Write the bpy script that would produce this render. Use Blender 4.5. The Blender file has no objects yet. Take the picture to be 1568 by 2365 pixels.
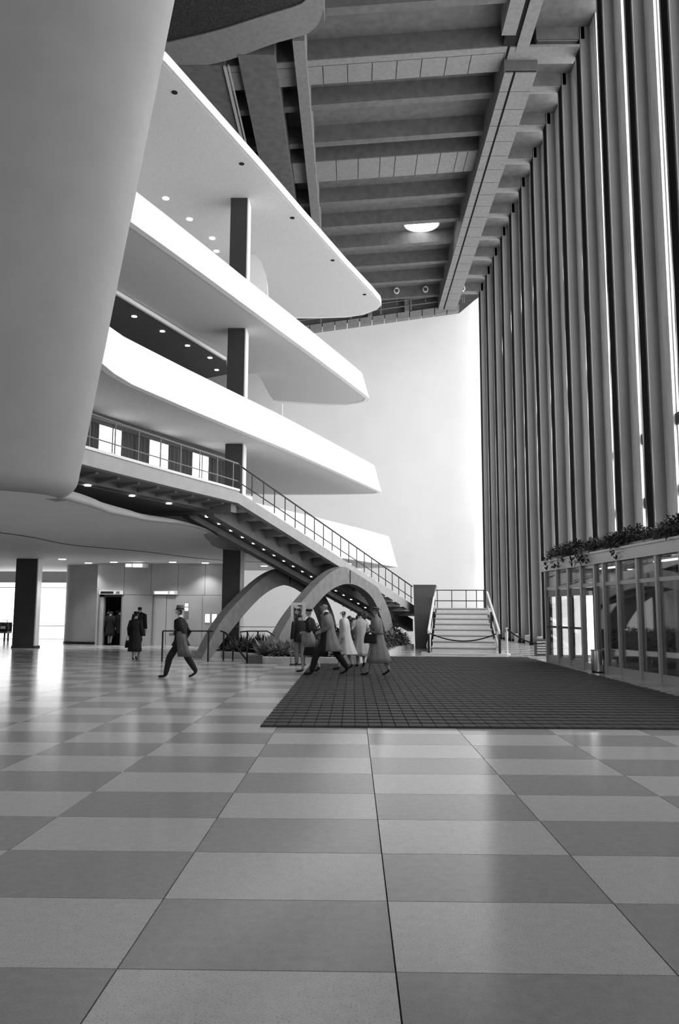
import bpy, bmesh, math, random
from mathutils import Vector, Matrix

random.seed(7)
S = bpy.context.scene
COL = S.collection
PI = math.pi

# ------------------------------------------------------------------ camera
F_PX = 1850.0
PITCH, YAW, ROLL = 0.12486, 0.01740, 0.00426
cp, sp, cy, sy = math.cos(PITCH), math.sin(PITCH), math.cos(YAW), math.sin(YAW)
vF = Vector((-sy * cp, cy * cp, sp)); vR = Vector((cy, sy, 0)); vU = vR.cross(vF)
c_, s_ = math.cos(ROLL), math.sin(ROLL)
vR2 = c_ * vR + s_ * vU; vU2 = -s_ * vR + c_ * vU
cam = bpy.data.cameras.new('camera')
cam.sensor_fit = 'VERTICAL'; cam.sensor_height = 36.0; cam.lens = 36.0 * F_PX / 2365.0
cam.clip_start = 0.05; cam.clip_end = 300
camo = bpy.data.objects.new('camera', cam); COL.objects.link(camo)
M = Matrix((vR2, vU2, -vF)).transposed().to_4x4(); M.translation = Vector((0, 0, 1.6))
camo.matrix_world = M
S.camera = camo

# ------------------------------------------------------------------ world, exposure
SKY = 0.70            # even overcast daylight all round
GLASS_E = 5.6         # daylit facade glass
w = bpy.data.worlds.new('world'); S.world = w; w.use_nodes = True
w.node_tree.nodes['Background'].inputs[0].default_value = (1, 1, 1, 1)
w.node_tree.nodes['Background'].inputs[1].default_value = SKY
S.view_settings.view_transform = 'Standard'
S.view_settings.look = 'None'
S.view_settings.exposure = 0.0
S.view_settings.gamma = 1.0
S.view_settings.use_curve_mapping = False
S.cycles.use_denoising = True
S.cycles.max_bounces = 7
S.cycles.diffuse_bounces = 4
S.cycles.glossy_bounces = 3
S.cycles.transparent_max_bounces = 8
S.cycles.use_light_tree = False
S.cycles.use_adaptive_sampling = True
S.cycles.adaptive_threshold = 0.02
S.cycles.caustics_reflective = False
S.cycles.caustics_refractive = False

# ------------------------------------------------------------------ materials
def lin(g):
    return g / 12.92 if g <= 0.04045 else ((g + 0.055) / 1.055) ** 2.4

def mat(name, g, rough=0.6, scale=0, amp=0.0, bump=0.0, spec=0.4, metal=0.0, speck=None, detail=4, stretch=None):
    """grey procedural material; g is the sRGB grey of the surface, noise varies it by +-amp"""
    m = bpy.data.materials.new(name); m.use_nodes = True
    nt = m.node_tree; b = nt.nodes['Principled BSDF']
    v = lin(g)
    b.inputs['Base Color'].default_value = (v, v, v, 1)
    b.inputs['Roughness'].default_value = rough
    b.inputs['Specular IOR Level'].default_value = spec
    b.inputs['Metallic'].default_value = metal
    if scale:
        geo = nt.nodes.new('ShaderNodeNewGeometry')
        src = geo.outputs['Position']
        if stretch:
            mp = nt.nodes.new('ShaderNodeMapping'); mp.inputs['Scale'].default_value = stretch
            nt.links.new(src, mp.inputs['Vector']); src = mp.outputs['Vector']
        n = nt.nodes.new('ShaderNodeTexNoise'); n.inputs['Scale'].default_value = scale
        n.inputs['Detail'].default_value = detail
        nt.links.new(src, n.inputs['Vector'])
        r = nt.nodes.new('ShaderNodeValToRGB')
        lo, hi = lin(max(0, g - amp)), lin(min(1, g + amp))
        r.color_ramp.elements[0].position = 0.3; r.color_ramp.elements[0].color = (lo, lo, lo, 1)
        r.color_ramp.elements[1].position = 0.7; r.color_ramp.elements[1].color = (hi, hi, hi, 1)
        nt.links.new(n.outputs['Fac'], r.inputs['Fac'])
        out = r.outputs['Color']
        if speck:
            n2 = nt.nodes.new('ShaderNodeTexNoise'); n2.inputs['Scale'].default_value = speck[0]
            n2.inputs['Detail'].default_value = 1
            nt.links.new(geo.outputs['Position'], n2.inputs['Vector'])
            r2 = nt.nodes.new('ShaderNodeValToRGB')
            r2.color_ramp.elements[0].position = speck[1]; r2.color_ramp.elements[0].color = (speck[2],) * 3 + (1,)
            r2.color_ramp.elements[1].position = speck[1] + 0.05; r2.color_ramp.elements[1].color = (1, 1, 1, 1)
            nt.links.new(n2.outputs['Fac'], r2.inputs['Fac'])
            mx = nt.nodes.new('ShaderNodeMixRGB'); mx.blend_type = 'MULTIPLY'; mx.inputs[0].default_value = 1
            nt.links.new(out, mx.inputs[1]); nt.links.new(r2.outputs['Color'], mx.inputs[2]); out = mx.outputs[0]
        nt.links.new(out, b.inputs['Base Color'])
        if bump:
            bp = nt.nodes.new('ShaderNodeBump'); bp.inputs['Strength'].default_value = bump
            bp.inputs['Distance'].default_value = 0.02
            nt.links.new(n.outputs['Fac'], bp.inputs['Height']); nt.links.new(bp.outputs['Normal'], b.inputs['Normal'])
    return m

def emat(name, e, g=0.9):
    m = bpy.data.materials.new(name); m.use_nodes = True
    b = m.node_tree.nodes['Principled BSDF']
    b.inputs['Base Color'].default_value = (lin(g),) * 3 + (1,)
    b.inputs['Emission Color'].default_value = (1, 1, 1, 1)
    b.inputs['Emission Strength'].default_value = e
    b.inputs['Roughness'].default_value = 0.5
    return m

def glassmat(name, refl_lo=0.05, refl_hi=0.75, tint=0.92):
    m = bpy.data.materials.new(name); m.use_nodes = True
    nt = m.node_tree; nt.nodes.remove(nt.nodes['Principled BSDF'])
    o = nt.nodes['Material Output']
    t = nt.nodes.new('ShaderNodeBsdfTransparent'); t.inputs[0].default_value = (tint,) * 3 + (1,)
    g = nt.nodes.new('ShaderNodeBsdfGlossy'); g.inputs['Roughness'].default_value = 0.02
    g.inputs[0].default_value = (0.95,) * 3 + (1,)
    fr = nt.nodes.new('ShaderNodeFresnel'); fr.inputs[0].default_value = 1.52
    mr = nt.nodes.new('ShaderNodeMapRange'); mr.inputs[3].default_value = refl_lo; mr.inputs[4].default_value = refl_hi
    nt.links.new(fr.outputs[0], mr.inputs[0])
    mx = nt.nodes.new('ShaderNodeMixShader')
    nt.links.new(mr.outputs[0], mx.inputs[0]); nt.links.new(t.outputs[0], mx.inputs[1]); nt.links.new(g.outputs[0], mx.inputs[2])
    nt.links.new(mx.outputs[0], o.inputs[0])
    return m

MT = dict(
    tile_l=mat('terrazzo_light', 0.80, 0.17, 14, 0.018, 0, 0.28, speck=(95, 0.36, 0.72)),
    tile_d=mat('terrazzo_dark', 0.645, 0.17, 14, 0.018, 0, 0.28, speck=(95, 0.34, 0.80)),
    grout=mat('grout', 0.25, 0.8),
    mat_base=mat('mat_base', 0.16, 0.8),
    rubber=mat('rubber_mat', 0.25, 0.6, 9, 0.03, 0.3, 0.3),
    hull=mat('painted_plaster', 0.60, 0.75, 1.3, 0.012, 0.02, 0.2),
    soffit=mat('soffit_plaster', 0.86, 0.75, 1.1, 0.012, 0, 0.2),
    white=mat('white_paint', 0.90, 0.6, 2, 0.008, 0, 0.2),
    white_rough=mat('white_acoustic_plaster', 0.78, 0.8, 22, 0.03, 0.1, 0.1, detail=6),
    wallw=mat('white_wall', 0.885, 0.7, 0.6, 0.008, 0, 0.2),
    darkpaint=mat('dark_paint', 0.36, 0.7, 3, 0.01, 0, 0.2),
    conc=mat('ceiling_concrete', 0.385, 0.85, 3, 0.03, 0.25, 0.2, detail=8),
    conc_tile=mat('ceiling_tile', 0.485, 0.8, 6, 0.025, 0.1, 0.2),
    slot=mat('black_slot', 0.06, 0.9),
    infill=mat('dark_rough_infill', 0.21, 0.9, 14, 0.05, 0.5, 0.1, detail=8),
    pier=mat('pier_concrete', 0.50, 0.55, 1.5, 0.02, 0.05, 0.35, stretch=(3, 3, 0.3)),
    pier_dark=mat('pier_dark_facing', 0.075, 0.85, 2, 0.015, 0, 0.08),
    marble=mat('light_marble', 0.84, 0.3, 2.2, 0.06, 0, 0.5, stretch=(2, 2, 0.3)),
    fglass=emat('daylit_glass', GLASS_E),
    bright=emat('daylight_glow', 2.6),
    lamp=emat('lamp_glow', 9.0),
    lampdim=emat('indicator_glow', 2.2),
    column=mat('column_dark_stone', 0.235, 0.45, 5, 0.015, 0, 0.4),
    column_l=mat('column_lit_side', 0.93, 0.5),  # whitened to put the window light on the column side into its colour
    iron=mat('black_iron', 0.06, 0.4, spec=0.5),
    alu=mat('aluminium', 0.72, 0.35, metal=0.3),
    alu_d=mat('aluminium_dark', 0.50, 0.4, metal=0.3),
    chrome=mat('chrome', 0.85, 0.12, metal=1.0),
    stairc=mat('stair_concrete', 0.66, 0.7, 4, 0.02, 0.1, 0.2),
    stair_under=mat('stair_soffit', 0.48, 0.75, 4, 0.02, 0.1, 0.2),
    tread=mat('stair_tread', 0.92, 0.4, 6, 0.02),
    arch=mat('arch_concrete', 0.49, 0.7, 4, 0.03, 0.15, 0.2),
    block=mat('pylon_stone', 0.33, 0.55, 4, 0.015),
    curb=mat('planter_curb', 0.76, 0.6, 4, 0.02),
    soil=mat('soil', 0.16, 0.95, 20, 0.04, 0.4),
    leaf=mat('leaf', 0.36, 0.45, 8, 0.07),
    leaf_d=mat('leaf_dark', 0.21, 0.5, 8, 0.05),
    leaf_l=mat('leaf_light', 0.55, 0.4, 8, 0.08),
    elev=mat('elevator_wall', 0.66, 0.45, 1.2, 0.025, 0, 0.4),
    elevdoor=mat('elevator_door', 0.72, 0.35, 1.2, 0.02),
    elevdark=mat('elevator_inside', 0.22, 0.7),
    curtain=mat('curtain', 0.33, 0.85, 3, 0.06, 0, 0.1, stretch=(9, 9, 0.2)),
    wframe=mat('window_frame', 0.18, 0.5),
    glass=glassmat('vestibule_glass', 0.05, 0.65, 0.75),
    panel_d=mat('spandrel', 0.12, 0.5),
    rope=mat('rope', 0.10, 0.8),
    paper=mat('poster_paper', 0.85, 0.6),
    ground=mat('outdoor_paving', 0.75, 0.8),
    skin=mat('skin', 0.62, 0.6), hair_d=mat('hair_dark', 0.12, 0.6), hair_g=mat('hair_grey', 0.45, 0.6),
    suit=mat('dark_suit', 0.115, 0.85, 8, 0.02), black=mat('black_cloth', 0.07, 0.85, 8, 0.015),
    shoe=mat('shoe_leather', 0.08, 0.35), coat_g=mat('grey_coat', 0.47, 0.85, 5, 0.03),
    coat_l=mat('light_coat', 0.68, 0.85, 5, 0.03), coat_w=mat('white_coat', 0.80, 0.85, 5, 0.02),
    coat_m=mat('mid_coat', 0.36, 0.85, 5, 0.03), trouser_g=mat('grey_trousers', 0.44, 0.85, 5, 0.02),
    stocking=mat('stocking', 0.60, 0.6), shirt=mat('white_shirt', 0.88, 0.7),
    jacket=mat('peplum_cloth', 0.50, 0.85, 6, 0.04),
)

for k_ in ('lamp', 'lampdim'): MT[k_].cycles.emission_sampling = 'NONE'   # tiny discs; their beams come from the spots
MT['dome'] = emat('dome_lamp_glow', 9.0)

# poster picture: flat print made of procedural blotches
def poster_mat():
    m = bpy.data.materials.new('poster_print'); m.use_nodes = True
    nt = m.node_tree; b = nt.nodes['Principled BSDF']
    geo = nt.nodes.new('ShaderNodeNewGeometry')
    v = nt.nodes.new('ShaderNodeTexVoronoi'); v.inputs['Scale'].default_value = 9
    nt.links.new(geo.outputs['Position'], v.inputs['Vector'])
    r = nt.nodes.new('ShaderNodeValToRGB'); r.color_ramp.interpolation = 'CONSTANT'
    for p, g in ((0.0, 0.06), (0.28, 0.55), (0.55, 0.3), (0.75, 0.8)):
        e = r.color_ramp.elements[0] if p == 0 else r.color_ramp.elements.new(p)
        e.color = (lin(g),) * 3 + (1,)
    sp_ = nt.nodes.new('ShaderNodeSeparateColor'); nt.links.new(v.outputs['Color'], sp_.inputs[0])
    nt.links.new(sp_.outputs[0], r.inputs['Fac']); nt.links.new(r.outputs['Color'], b.inputs['Base Color'])
    b.inputs['Roughness'].default_value = 0.5
    return m
MT['print'] = poster_mat()

# ------------------------------------------------------------------ mesh helpers
PM = {}
class MB:
    def __init__(self): self.v = []; self.f = []; self.mi = []; self.m = 0
    def add(self, vs, fs):
        o = len(self.v); self.v += [tuple(p) for p in vs]
        for f in fs: self.f.append(tuple(i + o for i in f)); self.mi.append(self.m)
        return self
    def box(self, x0, x1, y0, y1, z0, z1):
        return self.add([(x0, y0, z0), (x1, y0, z0), (x1, y1, z0), (x0, y1, z0), (x0, y0, z1), (x1, y0, z1), (x1, y1, z1), (x0, y1, z1)],
                        [(0, 3, 2, 1), (4, 5, 6, 7), (0, 1, 5, 4), (1, 2, 6, 5), (2, 3, 7, 6), (3, 0, 4, 7)])
    def hexa(self, p):   # 8 points: bottom 4, top 4
        return self.add(p, [(0, 3, 2, 1), (4, 5, 6, 7), (0, 1, 5, 4), (1, 2, 6, 5), (2, 3, 7, 6), (3, 0, 4, 7)])
    def beam(self, a, b, w, h, up=(0, 0, 1)):
        """box along a->b, width w sideways, from the line down h (h<0: up)"""
        a = Vector(a); b = Vector(b); d = (b - a).normalized(); u = Vector(up)
        s = d.cross(u).normalized() * (w / 2); dn = Vector((0, 0, -h))
        return self.hexa([a - s + dn, a + s + dn, b + s + dn, b - s + dn, a - s, a + s, b + s, b - s])
    def prism(self, poly, z0, z1):
        n = len(poly)
        return self.add([(x, y, z0) for x, y in poly] + [(x, y, z1) for x, y in poly],
                        [tuple(range(n - 1, -1, -1)), tuple(range(n, 2 * n))] + [(i, (i + 1) % n, n + (i + 1) % n, n + i) for i in range(n)])
    def extrude(self, poly, vec):
        n = len(poly); vec = Vector(vec)
        return self.add([Vector(p) for p in poly] + [Vector(p) + vec for p in poly],
                        [tuple(range(n - 1, -1, -1)), tuple(range(n, 2 * n))] + [(i, (i + 1) % n, n + (i + 1) % n, n + i) for i in range(n)])
    def tube(self, pts, r, n=8, cap=True):
        pts = [Vector(p) for p in pts]; rings = []
        for i, p in enumerate(pts):
            d = (pts[min(i + 1, len(pts) - 1)] - pts[max(i - 1, 0)]).normalized()
            up = Vector((0, 0, 1)) if abs(d.z) < 0.9 else Vector((1, 0, 0))
            s = d.cross(up).normalized(); t = s.cross(d)
            rr = r[i] if isinstance(r, (list, tuple)) else r
            rings.append([p + s * rr * math.cos(2 * PI * k / n) + t * rr * math.sin(2 * PI * k / n) for k in range(n)])
        return self.loft(rings, cap)
    def loft(self, rings, cap=True, closed=True):
        n = len(rings[0]); vs = [p for r in rings for p in r]; fs = []
        for i in range(len(rings) - 1):
            for k in range(n if closed else n - 1):
                k2 = (k + 1) % n
                fs.append((i * n + k, i * n + k2, (i + 1) * n + k2, (i + 1) * n + k))
        if cap and closed:
            fs.append(tuple(range(n - 1, -1, -1))); o = (len(rings) - 1) * n; fs.append(tuple(o + k for k in range(n)))
        return self.add(vs, fs)
    def lathe(self, prof, c=(0, 0, 0), n=20):
        return self.loft([[(c[0] + r * math.cos(2 * PI * k / n), c[1] + r * math.sin(2 * PI * k / n), c[2] + z) for k in range(n)] for r, z in prof])
    def disc(self, c, r, h=0.02, n=14):
        return self.lathe([(r, 0), (r, h)], c, n)
    def build(self, name, m, parent=None, smooth=False, local=False, recalc=True):
        me = bpy.data.meshes.new(name); me.from_pydata(self.v, [], self.f)
        for x in (m if isinstance(m, (list, tuple)) else [m]):
            me.materials.append(MT[x] if isinstance(x, str) else x)
        if any(self.mi): me.polygons.foreach_set('material_index', self.mi)
        if recalc:
            bm = bmesh.new(); bm.from_mesh(me); bmesh.ops.recalc_face_normals(bm, faces=bm.faces); bm.to_mesh(me); bm.free()
        if smooth: me.polygons.foreach_set('use_smooth', [True] * len(me.polygons))
        me.update()
        return link(name, me, parent, local)

def link(name, me, parent=None, local=False):
    o = bpy.data.objects.new(name, me); COL.objects.link(o)
    if parent is not None:
        o.parent = parent
        if not local and parent.name in PM: o.matrix_parent_inverse = PM[parent.name].inverted()
        if local and parent.name in PM: pass
    return o

def smooth_by_angle(o, deg=35):
    me = o.data
    bm = bmesh.new(); bm.from_mesh(me)
    for e in bm.edges:
        e.smooth = len(e.link_faces) == 2 and e.calc_face_angle(0) < math.radians(deg)
    for f in bm.faces: f.smooth = True
    bm.to_mesh(me); bm.free()
    return o

def tag(o, label=None, cat=None, group=None, kind=None):
    if label: o['label'] = label
    if cat: o['category'] = cat
    if group: o['group'] = group
    if kind: o['kind'] = kind
    return o

def thing(name, label, cat, loc=(0, 0, 0), rz=0.0, group=None):
    o = bpy.data.objects.new(name, None); COL.objects.link(o)
    o.location = loc; o.rotation_euler = (0, 0, rz); o.empty_display_size = 0.2
    PM[o.name] = Matrix.Translation(Vector(loc)) @ Matrix.Rotation(rz, 4, 'Z')
    return tag(o, label, cat, group)

def struct(o): o['kind'] = 'structure'; return o
def sempty(name, loc=(0, 0, 0)):
    o = bpy.data.objects.new(name, None); COL.objects.link(o); o.location = loc
    PM[o.name] = Matrix.Translation(Vector(loc)); return struct(o)

ORD = ['first', 'second', 'third', 'fourth', 'fifth', 'sixth', 'seventh', 'eighth', 'ninth', 'tenth', 'eleventh', 'twelfth',
       'thirteenth', 'fourteenth', 'fifteenth', 'sixteenth', 'seventeenth', 'eighteenth', 'nineteenth', 'twentieth'] + \
      [t_ + q for t_ in ('twenty-', 'thirty-', 'forty-', 'fifty-') for q in ('first', 'second', 'third', 'fourth', 'fifth', 'sixth', 'seventh', 'eighth', 'ninth', 'tenth')]

ORD = [{'twenty-tenth': 'thirtieth', 'thirty-tenth': 'fortieth', 'forty-tenth': 'fiftieth', 'fifty-tenth': 'sixtieth'}.get(q, q) for q in ORD]

def project(p):
    d = Vector(p) - Vector((0, 0, 1.6)); z = d.dot(vF)
    if z < 0.1: return None
    return 784 + F_PX * d.dot(vR2) / z, 1182.5 - F_PX * d.dot(vU2) / z

def interp(pts, n):
    """Catmull-Rom through 2D/3D points"""
    P = [Vector(p) for p in pts]; out = []
    for i in range(len(P) - 1):
        p0, p1, p2, p3 = P[max(i - 1, 0)], P[i], P[i + 1], P[min(i + 2, len(P) - 1)]
        for k in range(n):
            t = k / n
            out.append(0.5 * ((2 * p1) + (p2 - p0) * t + (2 * p0 - 5 * p1 + 4 * p2 - p3) * t * t + (3 * p1 - p0 - 3 * p2 + p3) * t ** 3))
    out.append(P[-1]); return out

# ================================================================== FLOOR
floor = struct(MB().box(-30, 11, -22, 62, -0.35, -0.012).build('floor', 'grout'))
TX, TW, TY, TD = 0.1952, 1.2568, 3.827, 0.8920
g_ = 0.004
tile_me = {}
for key in ('tile_l', 'tile_d'):
    b = MB().box(g_, TW - g_, g_, TD - g_, -0.012, 0.0)
    o = b.build('tile', key); tile_me[key] = o.data; bpy.data.objects.remove(o)
cand = []; rest = {'tile_l': MB(), 'tile_d': MB()}
for j in range(-24, 9):
    for k in range(-28, 66):
        x, y = TX + j * TW, TY + k * TD
        if x < -29.5 or x + TW > 10.9 or y + TD > 61: continue
        key = 'tile_d' if (j + k) % 2 else 'tile_l'
        size = 0.0
        cs = [project((x + a * TW, y + b_ * TD, 0)) for a in (0, 0.5, 1) for b_ in (0, 0.5, 1)]
        if y > 0.5 and any(c and 0 <= c[0] <= 1568 and 0 <= c[1] <= 2365 for c in cs): size = 1.0 / (y * y * y)
        if y < 3.9 and y > 2 and size == 0: size = 0
        if -1.3 < x and x + TW < 6.3 and 11.6 < y < 29: size = 0
        cand.append((size, x, y, key))
cand.sort(key=lambda c: -c[0])
for i, (s, x, y, key) in enumerate(cand):
    if i < 295 and s > 0:
        o = bpy.data.objects.new('tile', tile_me[key]); COL.objects.link(o); o.parent = floor; o.location = (x, y, 0)
    else:
        rest[key].box(x + g_, x + TW - g_, y + g_, y + TD - g_, -0.012, 0.0)
for key in rest:
    o = rest[key].build('tile', key, floor, recalc=False); o['kind'] = 'stuff'

# ------------------------------------------------------------------ rubber entrance mat of linked segments
mx0, mx1, my0, my1 = -1.3, 6.3, 11.5, 29.75
emat_ = thing('entrance_mat', 'large black ribbed rubber mat laid on the checkered floor', 'mat', (2.5, 11.5, 0))
MB().box(mx0, mx1, my0, my1, 0.0, 0.010).build('backing', 'mat_base', emat_)
cw, cd, gp = 0.19, 0.36, 0.010
nx = int(round((mx1 - mx0) / cw)); cw = (mx1 - mx0) / nx
ny = int(round((my1 - my0) / cd)); cd = (my1 - my0) / ny
def seg(b, x, y, t=0.0):
    b.hexa([(x + gp / 2, y + gp / 2, 0.008), (x + cw - gp / 2, y + gp / 2, 0.008), (x + cw - gp / 2, y + cd - gp / 2, 0.008), (x + gp / 2, y + cd - gp / 2, 0.008),
            (x + gp * .6, y + gp * 0.9, 0.030), (x + cw - gp * .6, y + gp * 0.9, 0.030), (x + cw - gp * .6, y + cd - gp, 0.020), (x + gp * .6, y + cd - gp, 0.020)])
b = MB(); seg(b, 0, 0); so = b.build('mat_segment', 'rubber'); seg_me = so.data; bpy.data.objects.remove(so)
restm = MB(); cnt = 0
for k in range(ny):
    for j in range(nx):
        x, y = mx0 + j * cw, my0 + k * cd
        if cnt < 290:
            o = bpy.data.objects.new('mat_segment', seg_me); COL.objects.link(o); o.parent = emat_
            o.matrix_parent_inverse = PM[emat_.name].inverted(); o.location = (x, y, 0); cnt += 1
        else: seg(restm, x, y)
restm.build('mat_segment', 'rubber', emat_, recalc=False)['kind'] = 'stuff'

# ================================================================== CEILING with beams
ZC = 25.3
def sag(x): return -0.07 * max(0.0, 6.2 - x)          # the roof dips towards the hall
def slopebox(x0, x1, y0, y1, z0, z1, t0=0.0, t1=0.0):
    a, c = sag(x0), sag(x1)
    return MB().hexa([(x0, y0, z0 + a), (x1, y0, z0 + c), (x1, y1, z0 + c), (x0, y1, z0 + a),
                      (x0, y0 - t0, z1 + a), (x1, y0 - t0, z1 + c), (x1, y1 + t1, z1 + c), (x0, y1 + t1, z1 + a)])
cb = MB(); cb.box(6.2, 11, -22, 62, ZC, ZC + 0.4)
cb.hexa([(-30, -22, ZC + sag(-30)), (6.2, -22, ZC), (6.2, 62, ZC), (-30, 62, ZC + sag(-30)), (-30, -22, ZC + 0.4), (6.2, -22, ZC + 0.4), (6.2, 62, ZC + 0.4), (-30, 62, ZC + 0.4)])
ceiling = struct(cb.build('ceiling', 'conc'))
PY0, PDY = 24.35, 2.845
TILE_K = {2: (29.95, 31.5), 5: (37.3, 39.2), -1: (20.6, 22.2)}
for k in range(-14, 12):
    y = PY0 + PDY * k
    if k in TILE_K:
        y0, y1 = TILE_K[k]
        bo = slopebox(-8.0, 6.25, y0, y1, 24.42, ZC).build('beam', 'conc', ceiling)
        x = 6.15
        wid = [1.35, 1.0, 1.02, 1.02, 1.02, 1.02] + [1.02] * 14
        if k == 5: wid = [0.5, 0.5, 0.85, 1.15, 1.1, 0.75, 1.1, 1.1] + [1.1] * 10
        for ww in wid:
            if x - ww < -7.9: break
            slopebox(x - ww + 0.022, x - 0.022, y0 + (0.40 if k == 2 else 0.03), y1 - 0.03, 24.385, 24.42).build('panel', 'conc_tile', bo)
            x -= ww
        if k == 2: slopebox(-8.0, 6.2, y0 + 0.0, y0 + 0.35, 24.375, 24.42).build('edge_strip', 'conc_tile', bo)
    else:
        yy = y + 0.15
        slopebox(-8.0, 6.25, yy, yy + 0.40, 24.52, ZC, 0.10, 0.10).build('beam', 'conc', ceiling)
    # short beams from the girder to each pier
    bo = MB().box(7.4, 9.35, y + 0.0, y + 0.62, 24.75, ZC).build('beam', 'conc', ceiling)
    MB().box(7.45, 9.1, y + 0.05, y + 0.57, 24.71, 24.75).build('panel', 'conc_tile', bo)
# main girder along the facade, cased in panels either side of a black slot
gird = MB().box(6.25, 7.52, 30.7, 57.4, 23.85, ZC).build('girder', 'slot', ceiling)
y = 30.75
while y < 57:
    L = 1.22
    for x0, x1 in ((6.22, 6.58), (6.68, 7.55)):
        MB().box(x0, x1, y + 0.02, min(y + L, 57.3) - 0.02, 23.8, 23.86).build('panel', 'conc_tile', gird)
    y += L
MB().box(6.2, 6.25, 30.72, 57.3, 23.86, ZC).build('side_panel', 'conc', gird)
MB().box(7.52, 7.57, 30.72, 57.3, 23.86, ZC).build('side_panel', 'conc', gird)
MB().box(6.2, 7.57, 30.66, 30.72, 23.86, ZC).build('end_panel', 'conc', gird)
g2 = MB().box(6.0, 7.0, -20, 29.9, 24.36, ZC).build('girder', 'slot', ceiling)
MB().box(5.82, 6.38, -20, 29.2, 24.28, ZC).build('girder_flange', 'conc_tile', g2)
MB().box(6.56, 7.05, -20, 30.2, 24.28, ZC).build('girder_flange', 'conc_tile', g2)
# corner plate where the girders meet
MB().box(6.3, 9.1, 29.9, 30.9, 24.3, 24.42).build('corner_panel', 'conc_tile', ceiling)
# long box girders above the balconies
MB().box(-2.38, -1.91, 28.25, 57, 23.38, ZC).build('girder', 'conc_tile', ceiling)
MB().box(-4.6, -3.14, 29.0, 57, 23.38, ZC).build('girder', 'conc', ceiling)
lg = MB().box(-9.5, -5.22, 29.6, 57, 23.38, ZC).build('girder', 'conc', ceiling)
MB().box(-5.26, -5.16, 29.6, 57, 23.30, 23.38).build('edge_strip', 'alu', lg)
MB().box(-5.08, -5.03, 29.6, 57, 23.34, 23.42).build('edge_strip', 'alu', lg)
MB().box(-5.2, -3.1, 33.5, 57, 24.2, ZC).build('soffit_panel', 'slot', ceiling)
# rounded edge slab crossing in front of them
near = [(-14, 30.2), (-10, 29.1), (-6.97, 28.23), (-5.22, 27.7), (-3.49, 27.02), (-2.17, 26.51), (-1.8, 26.27), (-1.58, 25.9), (-1.5, 25.2), (-1.5, 20), (-1.5, 8)]
far = [(-1.1, 8), (-1.1, 25.9), (-1.14, 26.62), (-1.35, 27.38), (-1.78, 27.89), (-2.28, 28.1), (-3.33, 28.51), (-4.96, 29.3), (-6.79, 29.85), (-10, 30.8), (-14, 32)]
near = [tuple(p) for p in interp(near, 4)]; far = [tuple(p) for p in interp(far, 4)]
MB().prism([(p[0], p[1]) for p in near] + [(p[0], p[1]) for p in far], 23.4, ZC).build('curved_edge_beam', 'conc_tile', ceiling)

MB().prism([(-14, 30.6), (-6.9, 28.6), (-3.4, 27.4), (-2.0, 26.7), (-1.4, 25.9), (-1.4, 8), (-14, 8)], 23.45, 23.55).build('dark_infill_panel', 'infill', ceiling)
# round lamp in the ceiling
lampt = thing('dome_lamp', 'large round glowing dome lamp between the ceiling beams', 'lamp', (4.1, 45.75, ZC))
MB().lathe([(1.05, -0.02), (1.1, -0.14), (1.0, -0.14), (1.0, 0.0)], (4.1, 46.15, ZC + sag(4.1)), 28).build('rim', 'white', lampt, True)
MB().lathe([(0.98, -0.05), (0.9, -0.16), (0.6, -0.27), (0.25, -0.32), (0.02, -0.33)], (4.1, 46.15, ZC + sag(4.1)), 28).build('diffuser', 'dome', lampt, True)

# ================================================================== RIGHT FACADE: piers and daylit glass bays
XP, XG = 9.1, 9.68
def pier(i, k):
    y = PY0 + PDY * k
    lab = '%s tall grey concrete facade pier counting from the far white wall' % ORD[i]
    t = thing('facade_pier', lab, 'pier', (XP, y, 0), 0, 'facade piers')
    z0 = 0.0
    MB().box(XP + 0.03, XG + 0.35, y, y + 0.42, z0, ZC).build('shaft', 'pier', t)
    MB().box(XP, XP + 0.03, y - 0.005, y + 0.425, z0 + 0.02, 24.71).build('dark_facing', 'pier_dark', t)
    MB().box(XP + 0.05, XP + 0.09, y - 0.04, y, z0, ZC).build('edge_rib', 'alu_d', t)
    MB().tube([(XP + 0.03, y + 0.455, 0.02), (XP + 0.03, y + 0.455, 24.7)], 0.055, 12).build('polished_trim', 'chrome', t, True)
    MB().box(XG - 0.12, XG, y - 0.78, y, z0, ZC).build('return', 'marble', t)
    MB().box(XP - 0.04, XP + 0.5, y - 0.03, y + 0.46, 0, 0.12).build('foot', 'pier_dark', t)
    return t
n = 0
for k in range(11, -7, -1):
    pier(n, k)
    n += 1
struct(MB().box(XG, XG + 0.4, -21.5, PY0 - PDY * 6 - 0.02, 0, ZC).build('wall_right_unseen', 'pier'))  # unseen solid stretch in place of glass bays, added to dim the near hull
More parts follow.
